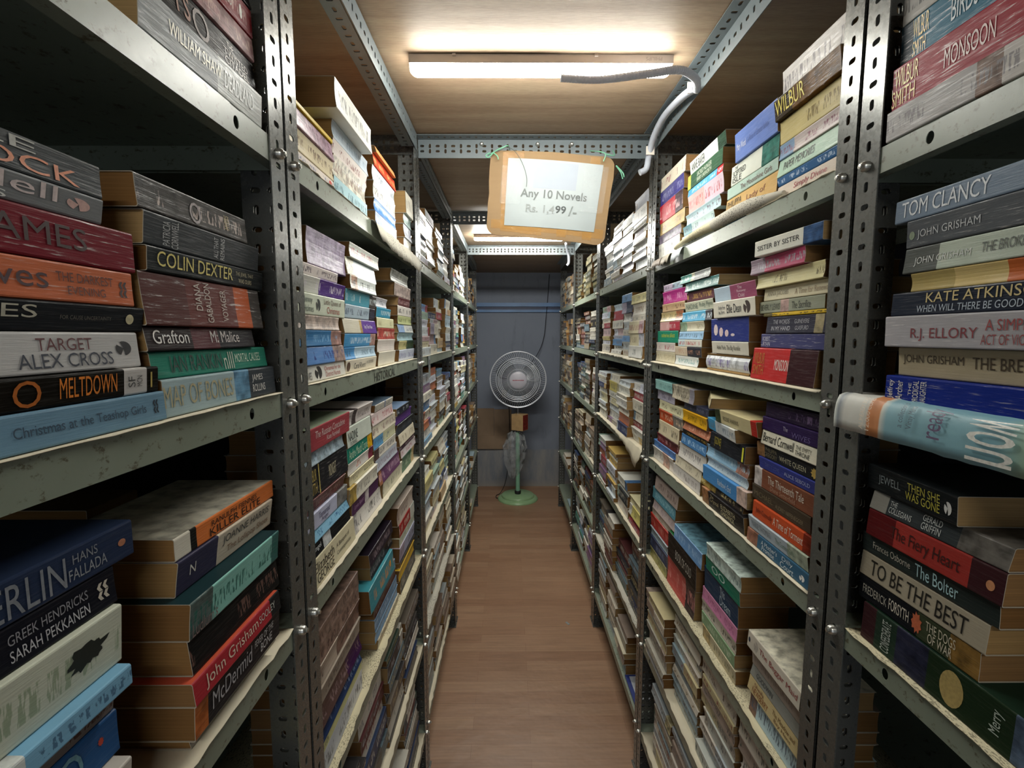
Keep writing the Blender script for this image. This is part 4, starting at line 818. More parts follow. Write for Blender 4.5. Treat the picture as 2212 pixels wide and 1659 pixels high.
# rank by how large the spine shows from the aisle entrance
def size(o):
    sd = -1 if o[0] == 'L' else 1
    ym = (o[4] + o[5]) / 2; dx = .387 + (.0825 if sd > 0 else -.0825); dz = o[6] - 1.577
    d2 = ym * ym + dx * dx + dz * dz
    return o[7] * (o[5] - o[4]) * dx / max(ym, .2) ** 3
ALL.sort(key=lambda o: -size(o))
NIND = 305
inds = ALL[:NIND]; rest = ALL[NIND:]
cells = {}
for o in inds: cells.setdefault((o[0], o[1], o[2], o[3]), []).append(o)
def widths(o):
    return o[11].get('w') or .108 + .022 * ((int(o[4] * 1e4) % 7) / 7)
BOOK_N = 0
for (s_, b, k, n), L in sorted(cells.items()):
    full = sorted([o for o in ALL if (o[0], o[1], o[2], o[3]) == (s_, b, k, n)], key=lambda o: o[6])
    for o in L:
        i = full.index(o); ex = o[11]; segs = parse(o[9]); ya, yb, z, t, off = o[4:9]
        T = book_mats(s_, off, ya, yb, z, ex.get('yaw', 0)); Lb = yb - ya; W = widths(o)
        rr = rnd.random(); ink = (*lin(o[10]), .9) if o[10] else (0, 0, 0, 0)
        top = (*lin(ex['top']), .75 if '~' in ex['top'] else 0.) if 'top' in ex else None
        bow = max(0, rnd.gauss(.0012, .0012)) if t > .02 else 0; skw = max(-.006, min(.006, rnd.gauss(0, .0028)))
        if ex.get('rnd'): bow = skw = 0
        if ex.get('t'): bow = min(bow * .2, .0004)
        bd = BookData(); bd.cover(Lb, W, t, segs, ink, top, rr, ex.get('cr', 0), ex.get('rnd', 0), I4, bow, skw)
        ob = link('paperback', bd.build('paperback', [M_COVER]))
        ob.matrix_world = T
        pg = BookData(); pg.block(Lb, W, t, lin(rnd.choice(PAGE_COLS)), I4, 0, bow + (t * .2 if ex.get('rnd') else 0), skw)
        link('page_block', pg.build('page_block', [M_PAGE]), ob)
        if ex.get('t'):
            for q in ex['t']:
                td = BookData()
                st, u0, u1, v0, v1, hx = q[:6]; rot = len(q) > 6
                V, F = symbol(st, int(u0 * 100)); bN = len(td.V); lay = .0003 if st in 'o@*~#' else .0005
                for (gx, gy) in V:
                    if rot: gx, gy = 1 - gy, gx
                    x = (u0 + (u1 - u0) * gx) * Lb; zz = (v0 + (v1 - v0) * gy) * t
                    td.V.append((x, spine_y(zz, t, bow, skw) - lay, zz))
                for f in F: td.face(tuple(i_ + bN for i_ in f), (*lin(hx), 1))
                nm = 'spine_emblem' if st in 'o@*~#' else 'spine_lettering'
                link(nm, td.build(nm, [M_INK]), ob)
        sd = 'left' if s_ == 'L' else 'right'
        d = ex.get('d') or describe(segs)
        nb = len(full)
        if i == 0: pos = 'bottom'
        elif i == nb - 1: pos = 'topmost'
        elif i <= nb / 2: pos = f'{ORDN[i]} up'
        else: pos = f'{ORDN[nb - 1 - i]} down'
        stn = ORDN[n] if b else ('nearer' if n == 0 else 'farther')
        words = d.split()[:6]
        while words[-1] in ('with', 'and', 'on', 'of'): words = words[:-1]
        d = ' '.join(words)
        lab = f'{d}, {pos} in {stn} stack, {SHN[k-1]} shelf, {ORD[b]} {sd} rack'
        tag(ob, lab, 'book', f'paperbacks on the {SHN[k-1]} shelf of the {ORD[b]} {sd} rack')
        BOOK_N += 1
bd = BookData()
for o in rest:
    s_, b, k, n, ya, yb, z, t, off, col, ink, ex = o
    T = book_mats(s_, off, ya, yb, z, 0); W = widths(o)
    top = (*lin(ex['top']), 0.) if 'top' in ex else None
    bow = max(0, rnd.gauss(.0012, .0012)) if t > .02 else 0; skw = max(-.006, min(.006, rnd.gauss(0, .0028)))
    bd.cover(yb - ya, W, t, parse(col), (*lin(ink), .9) if ink else (0, 0, 0, 0), top, rnd.random(), ex.get('cr', 0), 0, T, bow, skw)
    bd.block(yb - ya, W, t, lin(rnd.choice(PAGE_COLS)), T, 1, bow, skw)
tag(link('paperback_stacks', bd.build('paperback_stacks', [M_COVER, M_PAGE])), 'hundreds of small distant paperbacks stacked along the far shelves and low shelves', 'books', None, 'stuff')
# ------------------------------------------------------------ room shell
def wood_floor():
    m, N, L, p = mat('brown_vinyl_planks')
    v = mapping(N, L, (1, 1, 1))
    b = N.new('ShaderNodeTexBrick'); L.new(v, b.inputs['Vector'])
    b.inputs['Scale'].default_value = 1; b.inputs['Brick Width'].default_value = .62; b.inputs['Row Height'].default_value = .068
    b.inputs['Mortar Size'].default_value = .0006; b.offset = .37; b.inputs['Mortar'].default_value = (*lin('86604a'), 1)
    b.inputs['Color1'].default_value = (*lin('98745a'), 1); b.inputs['Color2'].default_value = (*lin('a8866a'), 1); b.inputs['Bias'].default_value = -.1
    g = noise(N, L, 1, 6, mapping(N, L, (5, 90, 1)), .65)
    g2 = noise(N, L, 1, 3, mapping(N, L, (1.2, 1.0, 1)))
    c = mix(N, L, 1., b.outputs[0], ramp(N, L, g, [(.3, .78), (.7, 1.12)]), 'MULTIPLY')
    c = mix(N, L, 1., c, ramp(N, L, g2, [(.3, .88), (.7, 1.05)]), 'MULTIPLY')
    L.new(c, p.inputs['Base Color'])
    L.new(ramp(N, L, g2, [(.3, .34), (.7, .5)]), p.inputs['Roughness']); p.inputs['Specular IOR Level'].default_value = .5
    wv = noise(N, L, 1, 3, mapping(N, L, (7, 9, 1)), .6)
    bump(N, L, p, math_(N, L, 'ADD', math_(N, L, 'MULTIPLY', g, .05), wv), .5, .006)
    return m
def plywood():
    m, N, L, p = mat('plywood_boards')
    g = noise(N, L, 1, 7, mapping(N, L, (2.2, 34, 1)), .62)
    f = noise(N, L, 1, 3, mapping(N, L, (40, 300, 1)), .6)
    k = noise(N, L, 1, 4, mapping(N, L, (1.5, 5, 1), loc=(3, 1, 0)))
    c = ramp(N, L, g, [(.3, lin('907a62')), (.5, lin('9f8971')), (.7, lin('a8957a'))])
    c = mix(N, L, 1., c, ramp(N, L, f, [(.35, .86), (.6, 1.03)]), 'MULTIPLY')
    c = mix(N, L, 1., c, ramp(N, L, k, [(.3, .84), (.7, 1.05)]), 'MULTIPLY')
    L.new(c, p.inputs['Base Color']); p.inputs['Roughness'].default_value = .55; p.inputs['Specular IOR Level'].default_value = .3
    bump(N, L, p, f, .3, .0006)
    return m
def back_wall_mat():
    m, N, L, p = mat('slate_blue_plaster')
    tc = N.new('ShaderNodeTexCoord'); sp = N.new('ShaderNodeSeparateXYZ'); L.new(tc.outputs['Object'], sp.inputs[0])
    n = noise(N, L, 3, 6, mapping(N, L, (1, 1, 1)), .65); st = noise(N, L, 1, 5, mapping(N, L, (9, 1, 2.2)), .7)
    up = mix(N, L, n, lin('747c8c'), lin('848b98'))
    up = mix(N, L, ramp(N, L, st, [(.58, 0.), (.7, .5)]), up, lin('60646e'))
    lo = mix(N, L, ramp(N, L, st, [(.35, 0.), (.65, 1.)]), lin('747c88'), lin('989694'))
    f = ramp(N, L, math_(N, L, 'ADD', sp.outputs[2], math_(N, L, 'MULTIPLY', n, .02)), [(.40, 1.), (.41, 0.)])
    c = mix(N, L, f, up, lo)
    # pale cement smear near the floor
    z2 = math_(N, L, 'ADD', sp.outputs[2], math_(N, L, 'MULTIPLY', st, .12))
    c = mix(N, L, ramp(N, L, z2, [(.07, .8), (.13, 0.)]), c, lin('9a9690'))
    L.new(c, p.inputs['Base Color']); p.inputs['Roughness'].default_value = .7
    bump(N, L, p, n, .3, .004)
    return m
def slab(name, a, b, m):
    o = MB().box(a, b).obj(name, m); o['kind'] = 'structure'; return o
YB = 4.885
slab('floor', (-1.0, -1.6, -.05), (1.0, YB, 0), wood_floor())
slab('ceiling', (-1.0, -1.6, 2.2075), (1.0, YB, 2.24), plywood())
slab('wall_back', (-1.0, YB, -.05), (1.0, YB + .1, 2.24), back_wall_mat())
slab('wall_left', (-1.0, -1.6, 0), (-.80, YB, 2.2075), M_DARK)
slab('wall_right', (.80, -1.6, 0), (1.0, YB, 2.2075), M_DARK)
# blue channel fixed across the back wall
M_BLUE = simple('blue_paint', '5078a8', .45, 0, .15, 8); M_NAVY = simple('navy_recess', '16274a', .5)
tr = MB()
tr.box((-.8, YB - .03, 1.868), (.8, YB - .0005, 1.906)); tr.box((-.8, YB - .03, 1.812), (.8, YB - .0005, 1.838)); tr.box((-.8, YB - .008, 1.838), (.8, YB - .0005, 1.868), 1)  # web between the two flanges gets a much darker blue
o = tr.obj('trim_1', [M_BLUE, M_NAVY]); o['kind'] = 'structure'
# ------------------------------------------------------------ batten lamps
M_HOUSE = simple('ivory_lamp_housing', 'a89c90', .4, 0, .02)
M_WHITE = simple('white_plastic', 'e0d8cc', .35, 0, .03)
def lamp_mat(e):
    m, N, L, p = mat('lit_diffuser'); p.inputs['Base Color'].default_value = (.9, .9, .85, 1)
    p.inputs['Emission Color'].default_value = (1, .99, .92, 1); p.inputs['Emission Strength'].default_value = e; return m
LM = lamp_mat(LAMP)
def batten(xc, y0, label, text=True, e=LM):
    r = empty('led_batten', (xc, y0, 2.2065)); tag(r, label, 'lamp')
    mb = MB(); h = .298
    mb.box((-h, 0, -.019), (h, .042, -.0005))
    for x in (-.2, .12): mb.box((x, -.003, -.005), (x + .008, .001, .0))
    mb.obj('housing', M_HOUSE, r)
    mb = MB(); P = []
    for k in range(9):
        a = math.pi * k / 8; P.append((.021 - .0205 * math.cos(a), -.019 - .017 * math.sin(a) ** .6))
    V = []; F = []; n = len(P); ch = [(-h, .6), (-h + .006, .9), (-h + .012, 1), (h - .012, 1), (h - .006, .9), (h, .6)]
    for x, s_ in ch:
        for y, z in P: V.append((x, .021 + (y - .021) * s_, -.019 + (z + .019) * s_))
    for i in range(len(ch) - 1):
        for k in range(n - 1): F.append((i*n+k, i*n+k+1, (i+1)*n+k+1, (i+1)*n+k))
    F.append(tuple(range(n))); F.append(tuple((len(ch)-1)*n + k for k in range(n)))
    mb.add(V, F); mb.obj('diffuser', e, r, smooth=True)
    if text:
        V, F = glyphs('PHILIPS'); td = BookData()
        for gx, gy in V: td.V.append((.272 - .036 * gx, -.0004, -.006 - .0075 * gy))
        for f in F: td.face(f, (*lin('8a8278'), 1))
        link('maker_name', td.build('maker_name', [M_INK]), r)
    return r
batten(-.010, 1.140, 'white led batten glowing on the plywood, nearest lamp above the aisle')
batten(-.005, 3.055, 'white led batten glowing partly behind the cardboard sign, farther along the aisle', False, lamp_mat(LAMP * 2.4))
batten(-.01, -.80, 'white led batten on the plywood behind the viewpoint', False)
# ------------------------------------------------------------ conduits
M_COND = simple('grey_flexible_conduit', 'b8bac0', .5, 0, .06, 200); M_COND2 = simple('pale_grey_conduit', 'b4bac4', .45, 0, .05)
def bez(pts, n=10):
    P = [Vector(p) for p in pts]; out = []
    for i in range(len(P) - 1):
        a = P[max(i-1, 0)]; b = P[i]; c = P[i+1]; d = P[min(i+2, len(P)-1)]
        for k in range(n):
            t = k / n; out.append(.5 * ((2*b) + (c-a)*t + (2*a-5*b+4*c-d)*t*t + (3*b-a-3*c+d)*t**3))
    out.append(P[-1]); return out
pts = bez([(.034, 1.142, 2.157), (.12, 1.135, 2.150), (.223, 1.115, 2.152), (.29, 1.105, 2.155), (.335, 1.13, 2.150), (.352, 1.165, 2.143)], 26)
rad = [.0082 + (.0006 if i % 2 else -.0002) for i in range(len(pts))]
mb = MB(); mb.tube(pts, rad, 14); tag(mb.obj('flexible_conduit', M_COND), 'ribbed dark grey flexible conduit running from lamp to right rail', 'conduit')
mb = MB(); mb.tube(bez([(.352, 1.17, 2.150), (.352, 1.26, 2.172), (.351, 1.40, 2.186), (.350, 1.495, 2.165), (.349, 1.535, 2.125), (.345, 1.545, 2.095), (.325, 1.545, 2.083)]), .0095, 14)
c = mb.obj('smooth_conduit', M_COND2, smooth=True); tag(c, 'smooth pale grey conduit clipped along right ceiling rail near the sign', 'conduit')
for (x, y, z) in ((.352, 1.19, 2.160), (.349, 1.52, 2.14)): MB().box((x - .0125, y - .002, z - .0125), (x + .0125, y + .002, z + .0125)).obj('cable_tie', M_WHITE, c)
mb = MB(); mb.tube(bez([(.30, 3.30, 2.196), (.318, 3.38, 2.17), (.335, 3.425, 2.14), (.337, 3.43, 2.09), (.325, 3.43, 2.07)]), .009, 10)
tag(mb.obj('smooth_conduit', M_COND2, smooth=True), 'short bent grey conduit hanging at the far lit beam, right side', 'conduit')
# ------------------------------------------------------------ cardboard price sign
def card():
    m, N, L, p = mat('corrugated_cardboard')
    n = noise(N, L, 1, 5, mapping(N, L, (5, 1, 60)), .6); k = noise(N, L, 7, 4, mapping(N, L, (1, 1, 1)))
    c = mix(N, L, n, lin('7d6342'), lin('886f4c')); c = mix(N, L, 1., c, ramp(N, L, k, [(.3, .86), (.7, 1.05)]), 'MULTIPLY')
    L.new(c, p.inputs['Base Color']); p.inputs['Roughness'].default_value = .75; bump(N, L, p, n, .3, .001); return m
M_CARD = card(); M_PAPER = simple('white_printer_paper', '8d9595', .45, 0, .04, 12, .5, .1)
M_TWINE = simple('green_plastic_twine', '6aa888', .4)
def tape_mat():
    m, N, L, p = mat('clear_brown_tape'); p.inputs['Base Color'].default_value = (*lin('b88a48'), 1)
    p.inputs['Roughness'].default_value = .12; p.inputs['Alpha'].default_value = .38
    n = noise(N, L, 1, 4, mapping(N, L, (60, 1, 90)), .6); bump(N, L, p, n, .6, .004); return m
M_TAPE = tape_mat()
def clear_mat(name, tint, alpha, rough, bs, sc_):
    m, N, L, p = mat(name); p.inputs['Base Color'].default_value = (*lin(tint), 1); p.inputs['Roughness'].default_value = rough
    n = noise(N, L, 1, 5, mapping(N, L, sc_), .6)
    L.new(ramp(N, L, n, [(.35, alpha * .6), (.65, min(1, alpha * 1.6))]), p.inputs['Alpha']); bump(N, L, p, n, bs, .006); return m
M_CLEAR = clear_mat('clear_sticky_tape', 'dfe4e4', .07, .06, 1., (50, 1, 70))
# sign plane at Y=1.5, corners measured on the wall of the aisle
TLc, TRc, BRc, BLc = (-.138, 2.131), (.239, 2.112), (.209, 1.857), (-.146, 1.894)
def sp_(u, v):
    x = (1-u)*(1-v)*TLc[0] + u*(1-v)*TRc[0] + u*v*BRc[0] + (1-u)*v*BLc[0]
    z = (1-u)*(1-v)*TLc[1] + u*(1-v)*TRc[1] + u*v*BRc[1] + (1-u)*v*BLc[1]
    return x, z
sign = empty('price_sign', (.04, 1.5, 1.995)); tag(sign, 'cardboard sign with taped white paper reading Any 10 Novels, hanging from beam', 'sign')
def outline():
    P = []; cr = .085
    for (cx, cy, a0) in ((cr, cr*1.3, 180), (1-cr, cr*1.3, 270), (1-cr, 1-cr*1.0, 0), (cr*.8, 1-cr*.9, 90)):
        for k in range(7):
            a = R(a0 + 90 * k / 6); P.append((cx + cr * math.cos(a), cy + cr * 1.3 * math.sin(a)))
    Q = []
    for i, p_ in enumerate(P):
        q_ = P[(i + 1) % len(P)]; n = 6 if math.dist(p_, q_) > .3 else 1
        for k in range(n):
            t = k / n; j = rnd.uniform(-.006, .006) if k else 0
            Q.append((p_[0] + (q_[0]-p_[0])*t + j, p_[1] + (q_[1]-p_[1])*t + j))
    return Q
Q = [sp_(u, v) for u, v in outline()]; n = len(Q)
def bend(x, z): return -.012 * math.cos((x - .04) * 9) + (.01 * (2.0 - z))
mb = MB(); cxz = sp_(.5, .5)
rings = [1, .66, .33]
V = []; F = []
for yy in (-.002, .002):
    for rg in rings:
        for (x, z) in Q:
            X = cxz[0] + (x - cxz[0]) * rg; Z = cxz[1] + (z - cxz[1]) * rg; V.append((X - .04, bend(X, Z) + yy, Z - 1.995))
    V.append((cxz[0] - .04, bend(*cxz) + yy, cxz[1] - 1.995))
m_ = 3 * n + 1
for s_ in (0, 1):
    o_ = s_ * m_
    for r_ in range(2):
        for k in range(n): F.append((o_ + r_*n + k, o_ + r_*n + (k+1) % n, o_ + (r_+1)*n + (k+1) % n, o_ + (r_+1)*n + k))
    for k in range(n): F.append((o_ + 2*n + k, o_ + 2*n + (k+1) % n, o_ + 3*n))
for k in range(n): F.append((k, (k+1) % n, m_ + (k+1) % n, m_ + k))
mb.add(V, F); mb.obj('cardboard', M_CARD, sign)
PTL, PTR, PBR, PBL = (-.085, 2.107), (.202, 2.088), (.176, 1.891), (-.098, 1.912)
def pp(u, v):
    x = (1-u)*(1-v)*PTL[0] + u*(1-v)*PTR[0] + u*v*PBR[0] + (1-u)*v*PBL[0]
    z = (1-u)*(1-v)*PTL[1] + u*(1-v)*PTR[1] + u*v*PBR[1] + (1-u)*v*PBL[1]
    return x, z
def sheet(mb, f, u0, u1, v0, v1, lay, nu=10, nv=8, mi=0, jit=0):
    V = []; F = []
    for j in range(nv + 1):
        for i in range(nu + 1):
            x, z = f(u0 + (u1-u0) * i / nu, v0 + (v1-v0) * j / nv)
            V.append((x - .04, bend(x, z) - .002 - lay + (rnd.uniform(-jit, jit) if jit else 0), z - 1.995))
    for j in range(nv):
        for i in range(nu): a = j*(nu+1)+i; F.append((a, a+1, a+nu+2, a+nu+1))
    mb.add(V, F, mi)
mb = MB(); sheet(mb, pp, 0, 1, 0, 1, .0016); mb.obj('paper_notice', M_PAPER, sign)
mb = MB(); sheet(mb, pp, .28, .74, .03, .42, .0019); mb.obj('paper_patch', simple('bluish_paper_patch', '868e97', .5, 0, .02), sign)
td = BookData()
def sign_text(s, u0, u1, v0, v1, hx):
    V, F = glyphs(s, .014); b_ = len(td.V)
    for gx, gy in V:
        x, z = pp(u0 + (u1-u0) * gx, v1 + (v0-v1) * gy); td.V.append((x - .04, bend(x, z) - .0046, z - 1.995))
    for f in F: td.face(tuple(i + b_ for i in f), (*lin(hx), 1))
sign_text('Any 10 Novels', .155, .87, .44, .60, '4c5250'); sign_text('Rs. 1,4', .225, .535, .665, .80, '7a807e'); sign_text('99', .545, .66, .66, .77, '303634'); sign_text('/-', .69, .78, .65, .80, '6a706e')
link('printed_text', td.build('printed_text', [M_INK]), sign)
mb = MB()
for (u0, u1, v0, v1) in ((.10, .27, .02, .98), (.58, .66, .8, .98), (.80, .88, .02, .98), (.02, .98, .84, .95), (.27, .45, .86, .99)): sheet(mb, sp_, u0, u1, v0, v1, .0006, 6, 8)
mb.obj('brown_tape', M_TAPE, sign)
mb = MB(); sheet(mb, pp, -.06, .16, .12, .68, .0052, 8, 10, 0, .0005); mb.obj('clear_tape', M_CLEAR, sign)
mb = MB(); sheet(mb, pp, .8, 1.06, .03, .72, .0052, 8, 10, 0, .0005); mb.obj('clear_tape', M_CLEAR, sign)
for P_ in ([(-.145, 1.50, 2.118), (-.132, 1.492, 2.122), (-.118, 1.486, 2.128), (-.10, 1.484, 2.135), (-.085, 1.50, 2.145), (-.08, 1.56, 2.152)], [(-.128, 1.488, 2.122), (-.145, 1.49, 2.108), (-.152, 1.49, 2.114), (-.14, 1.487, 2.121)],
           [(-.13, 1.486, 2.120), (-.118, 1.484, 2.110), (-.115, 1.484, 2.100)],
           [(.20, 1.486, 2.096), (.205, 1.482, 2.115), (.19, 1.49, 2.125), (.17, 1.55, 2.15)], [(.205, 1.482, 2.115), (.235, 1.50, 2.118), (.24, 1.55, 2.152)], [(.242, 1.505, 2.09), (.255, 1.5, 2.07), (.262, 1.5, 2.05)], [(.243, 1.505, 2.09), (.262, 1.5, 2.068), (.266, 1.5, 2.055)]):
    mb = MB(); mb.tube(bez(P_, 6), .0017, 6); mb.obj('green_twine', M_TWINE, sign)
mb = MB(); mb.tube(bez([(-.118, 1.484, 2.122), (-.085, 1.477, 2.132), (-.06, 1.476, 2.115), (-.04, 1.476, 2.08), (-.03, 1.476, 2.045), (-.031, 1.478, 2.02)], 8), .0009, 6)
mb.obj('loose_thread', simple('dark_thread', '4c5450', .6), sign)
for o in sign.children:
    if o.name.startswith(('green_twine', 'loose_thread')):
        for v in o.data.vertices: v.co -= Vector((.04, 1.5, 1.995))
# ------------------------------------------------------------ pedestal fan
M_GREEN = simple('green_enamel', '92b486', .3, 0, .06, 20, .6); M_GREEN2 = simple('sea_green_tube', '86b89c', .35, 0, .05); M_WIRE = simple('pale_wire', 'd8dce4', .35, .3, .03)
M_CHROME = simple('chrome_rod', 'c0c4c8', .2, .9, .03)
fan = empty('pedestal_fan', (0, 4.5, 0)); tag(fan, 'pedestal fan with green base and round wire guard at aisle end', 'fan')
mb = MB(); mb.lathe([(.0, .052), (.035, .052), (.15, .047), (.158, .040), (.160, .028), (.172, .024), (.188, .016), (.195, .006), (.195, 0), (0, 0)], 48); mb.obj('base', M_GREEN, fan, smooth=True)
mb = MB(); mb.lathe([(.029, .052), (.031, .075), (.026, .083), (0, .083)], 24); mb.obj('base_collar', M_BLACK, fan, smooth=True)
mb = MB(); mb.tube([(0, 0, .08), (-.002, 0, .66)], .021, 20); mb.obj('lower_pole', M_GREEN2, fan, smooth=True)
mb = MB(); mb.tube([(0, 0, .62), (0, 0, 1.1)], .009, 14); mb.obj('upper_pole', M_CHROME, fan, smooth=True)
HZ = 1.168; GY = -.10; GR = .262
mb = MB(); mb.lathe([(0, -.02), (.03, -.02), (.055, 0), (.062, .05), (.055, .12), (.03, .15), (0, .155)], 24, (0, -.02, HZ), 0, 'y'); mb.tube([(0, 0, 1.06), (0, .03, HZ - .04)], .02, 12); mb.obj('motor', simple('grey_motor_casing', '6c7078', .4), fan, smooth=True)
mb = MB()
def circ(r, y, n=64): return [(r * math.cos(2*math.pi*k/n), y, HZ + r * math.sin(2*math.pi*k/n)) for k in range(n)]
mb.tube(circ(GR, GY + .03), .005, 8, closed=True); mb.tube(circ(GR - .004, GY + .045), .003, 6, closed=True)
for r_ in (.205, .186, .172, .158): mb.tube(circ(r_, GY - .008 + (r_ - .158) * .25), .003, 6, closed=True)
mb.tube(circ(.1, GY - .014), .0016, 6, closed=True)
mb.obj('guard_rings', M_WIRE, fan, smooth=True)
mb = MB(); NW = 84
for k in range(NW):
    a = 2 * math.pi * k / NW; P_ = []
    for r_, y in ((.072, -.02), (.14, -.016), (.2, 0), (.24, .014), (.258, .03)):
        aa = a + (r_ - .07) * .9; P_.append((r_ * math.cos(aa), GY + y, HZ + r_ * math.sin(aa)))
    mb.tube(P_, .0012, 4)
mb.obj('front_guard_wires', M_WIRE, fan)
mb = MB()
for k in range(60):
    a = 2 * math.pi * k / 60; P_ = []
    for r_, y in ((.07, .14), (.14, .135), (.22, .11), (.255, .05)):
        P_.append((r_ * math.cos(a), GY + y, HZ + r_ * math.sin(a)))
    mb.tube(P_, .0012, 4)
for r_ in (.12, .2): mb.tube(circ(r_, GY + .135 - (.02 if r_ > .15 else 0), 40), .0015, 5, closed=True)
mb.obj('rear_guard_wires', simple('rear_wire', '70747c', .5), fan)
mb = MB(); mb.lathe([(0, -.016), (.06, -.013), (.078, -.004), (.082, .006), (.078, .008)], 40, (0, GY - .016, HZ), 0, 'y'); hub = mb.obj('hub_disc', simple('lilac_grey_plastic', 'b4b2bc', .4, 0, .03), fan, smooth=True)
V, F = glyphs('POLAR'); td = BookData()
V, F = glyphs('-------')
for gx, gy in V: td.V.append((-.05 + .1 * gx, GY - .0325, HZ - .004 + .008 * gy))
for f in F: td.face(f, (*lin('a04450'), 1))
link('hub_lettering', td.build('hub_lettering', [M_INK]), fan)
M_BLADE = clear_mat('smoky_blade', '5a6068', .75, .25, .1, (2, 2, 2))
for q in range(3):
    mb = MB(); V = []; F = []
    a0 = 2 * math.pi * q / 3 + .4
    for i in range(8):
        r_ = .035 + .185 * i / 7
        for j in range(9):
            wd_ = (.55 + .55 * math.sin(math.pi * min(1, (i + 1) / 8))); a = a0 + (j / 8 - .5) * wd_ * 1.25
            V.append((r_ * math.cos(a), GY + .035 + (j / 8 - .5) * .045, HZ + r_ * math.sin(a)))
    for i in range(7):
        for j in range(8): F.append((i*9+j, i*9+j+1, (i+1)*9+j+1, (i+1)*9+j))
    mb.add(V, F); b_ = mb.obj('blade', M_BLADE, fan, smooth=True); md = b_.modifiers.new('s', 'SOLIDIFY'); md.thickness = .002
# carton wrapped round the pole, torn plastic bag hanging below it
mb = MB(); Mr = Matrix.Translation((.018, -.0, .755)) @ Matrix.Rotation(R(-32), 4, 'Z')
mb.box((-.062, -.05, -.075), (.062, .05, .078), 0, Mr); mb.box((.0623, -.045, -.07), (.0635, .045, .072), 1, Mr)
M_RED = simple('red_printed_panel', '7a2a20', .5, 0, .5, 60)
o = mb.obj('carton', [simple('tan_carton', 'b49468', .7), M_RED], None, (0, 4.5, 0)); tag(o, 'small tan carton with red side fixed on the fan pole under the guard', 'box')
M_BAG = clear_mat('thin_plastic_bag', 'b8bcc0', .28, .12, 1., (22, 22, 22))
mb = MB(); V = []; F = []; NB = 26; rg = random.Random(4)
prof = [(.035, .66), (.06, .63), (.075, .58), (.09, .52), (.095, .46), (.08, .40), (.07, .34), (.05, .28), (.035, .22)]
for i, (r_, z) in enumerate(prof):
    for k in range(NB):
        a = 2*math.pi*k/NB; q = r_ * (1 + .35 * rg.uniform(-1, 1)); V.append((-.02 - .018 * (i / 8) + q * math.cos(a) * 1.1, q * math.sin(a) * .7, z + rg.uniform(-.015, .015)))
for i in range(len(prof)-1):
    for k in range(NB): F.append((i*NB+k, i*NB+(k+1) % NB, (i+1)*NB+(k+1) % NB, (i+1)*NB+k))
mb.add(V, F); o = mb.obj('plastic_bag', M_BAG, None, (0, 4.5, 0), smooth=True); tag(o, 'crumpled clear plastic bag hanging around the green fan pole', 'bag')
M_CORD = simple('black_cable', '17181c', .5)
mb = MB(); mb.tube(bez([(-.10, 4.85, .97), (-.085, 4.8, .84), (-.08, 4.78, .7), (-.08, 4.75, .5), (-.09, 4.7, .32), (-.12, 4.66, .12), (-.17, 4.62, .02), (-.21, 4.58, .006), (-.2, 4.5, .006), (-.13, 4.60, .007), (-.05, 4.68, .006)]), .0035, 6)
pc = mb.obj('power_cord', M_CORD, fan); pc.location = (0, -4.5, 0)
mb = MB(); mb.tube(bez([(.322, 4.875, 2.19), (.319, 4.875, 2.147), (.306, 4.872, 1.95), (.29, 4.845, 1.78), (.275, 4.85, 1.6), (.245, 4.84, 1.48), (.20, 4.80, 1.39), (.15, 4.7, 1.33), (.1, 4.6, 1.27)]), .0032, 6)
tag(mb.obj('hanging_cable', M_CORD), 'thin black cable drooping down back wall from ceiling toward the fan', 'cable')
s_ = empty('wall_socket', (-.10, YB, .98)); tag(s_, 'white electric socket plate with black plug behind fan guard', 'socket')
MB().box((-.06, -.02, -.035), (.08, -.0005, .035)).obj('socket_plate', M_WHITE, s_)
mb = MB(); mb.lathe([(0, -.05), (.018, -.048), (.02, -.02), (.02, 0)], 14, (-.0, -.021, -.01), 0, 'y'); mb.obj('plug', M_BLACK, s_)
mb = MB(); mb.box((-.47, YB - .012, .402), (-.24, YB - .004, .83)); mb.box((-.238, YB - .016, .402), (-.06, YB - .006, .82)); mb.box((-.42, YB - .02, .404), (-.2, YB - .0165, .545))
tag(mb.obj('cardboard_sheet', simple('dull_brown_cardboard', '8c7660', .8, 0, .15, 6)), 'flat brown cardboard sheets leaning on back wall left of the fan', 'cardboard')
# ------------------------------------------------------------ shelf papers
def newsprint(name, c1, ink, sx=520, sy=7):
    m, N, L, p = mat(name); v = mapping(N, L, (1, 1, 1))
    w_ = noise(N, L, 1, 2, mapping(N, L, (sx, sx * .42, sx)), .6)
    col = noise(N, L, 1, 1, mapping(N, L, (9, 11, 9)))
    k = noise(N, L, 6, 5, v)
    c = mix(N, L, k, lin(c1), tuple(x * .86 for x in lin(c1)))
    c = mix(N, L, math_(N, L, 'MULTIPLY', ramp(N, L, w_, [(.53, 0.), (.6, .65)]), ramp(N, L, col, [(.42, 0.), (.46, 1.)])), c, lin(ink))
    L.new(c, p.inputs['Base Color']); p.inputs['Roughness'].default_value = .8; p.inputs['Specular IOR Level'].default_value = .15; return m
M_NEWS = newsprint('yellowed_newsprint', 'd8cfae', '5a5648'); M_NEWS2 = newsprint('grey_newsprint', 'c4c0b2', '4a4a48'); M_LINER = simple('cream_lining_paper', 'd6cdb4', .75, 0, .08, 12)
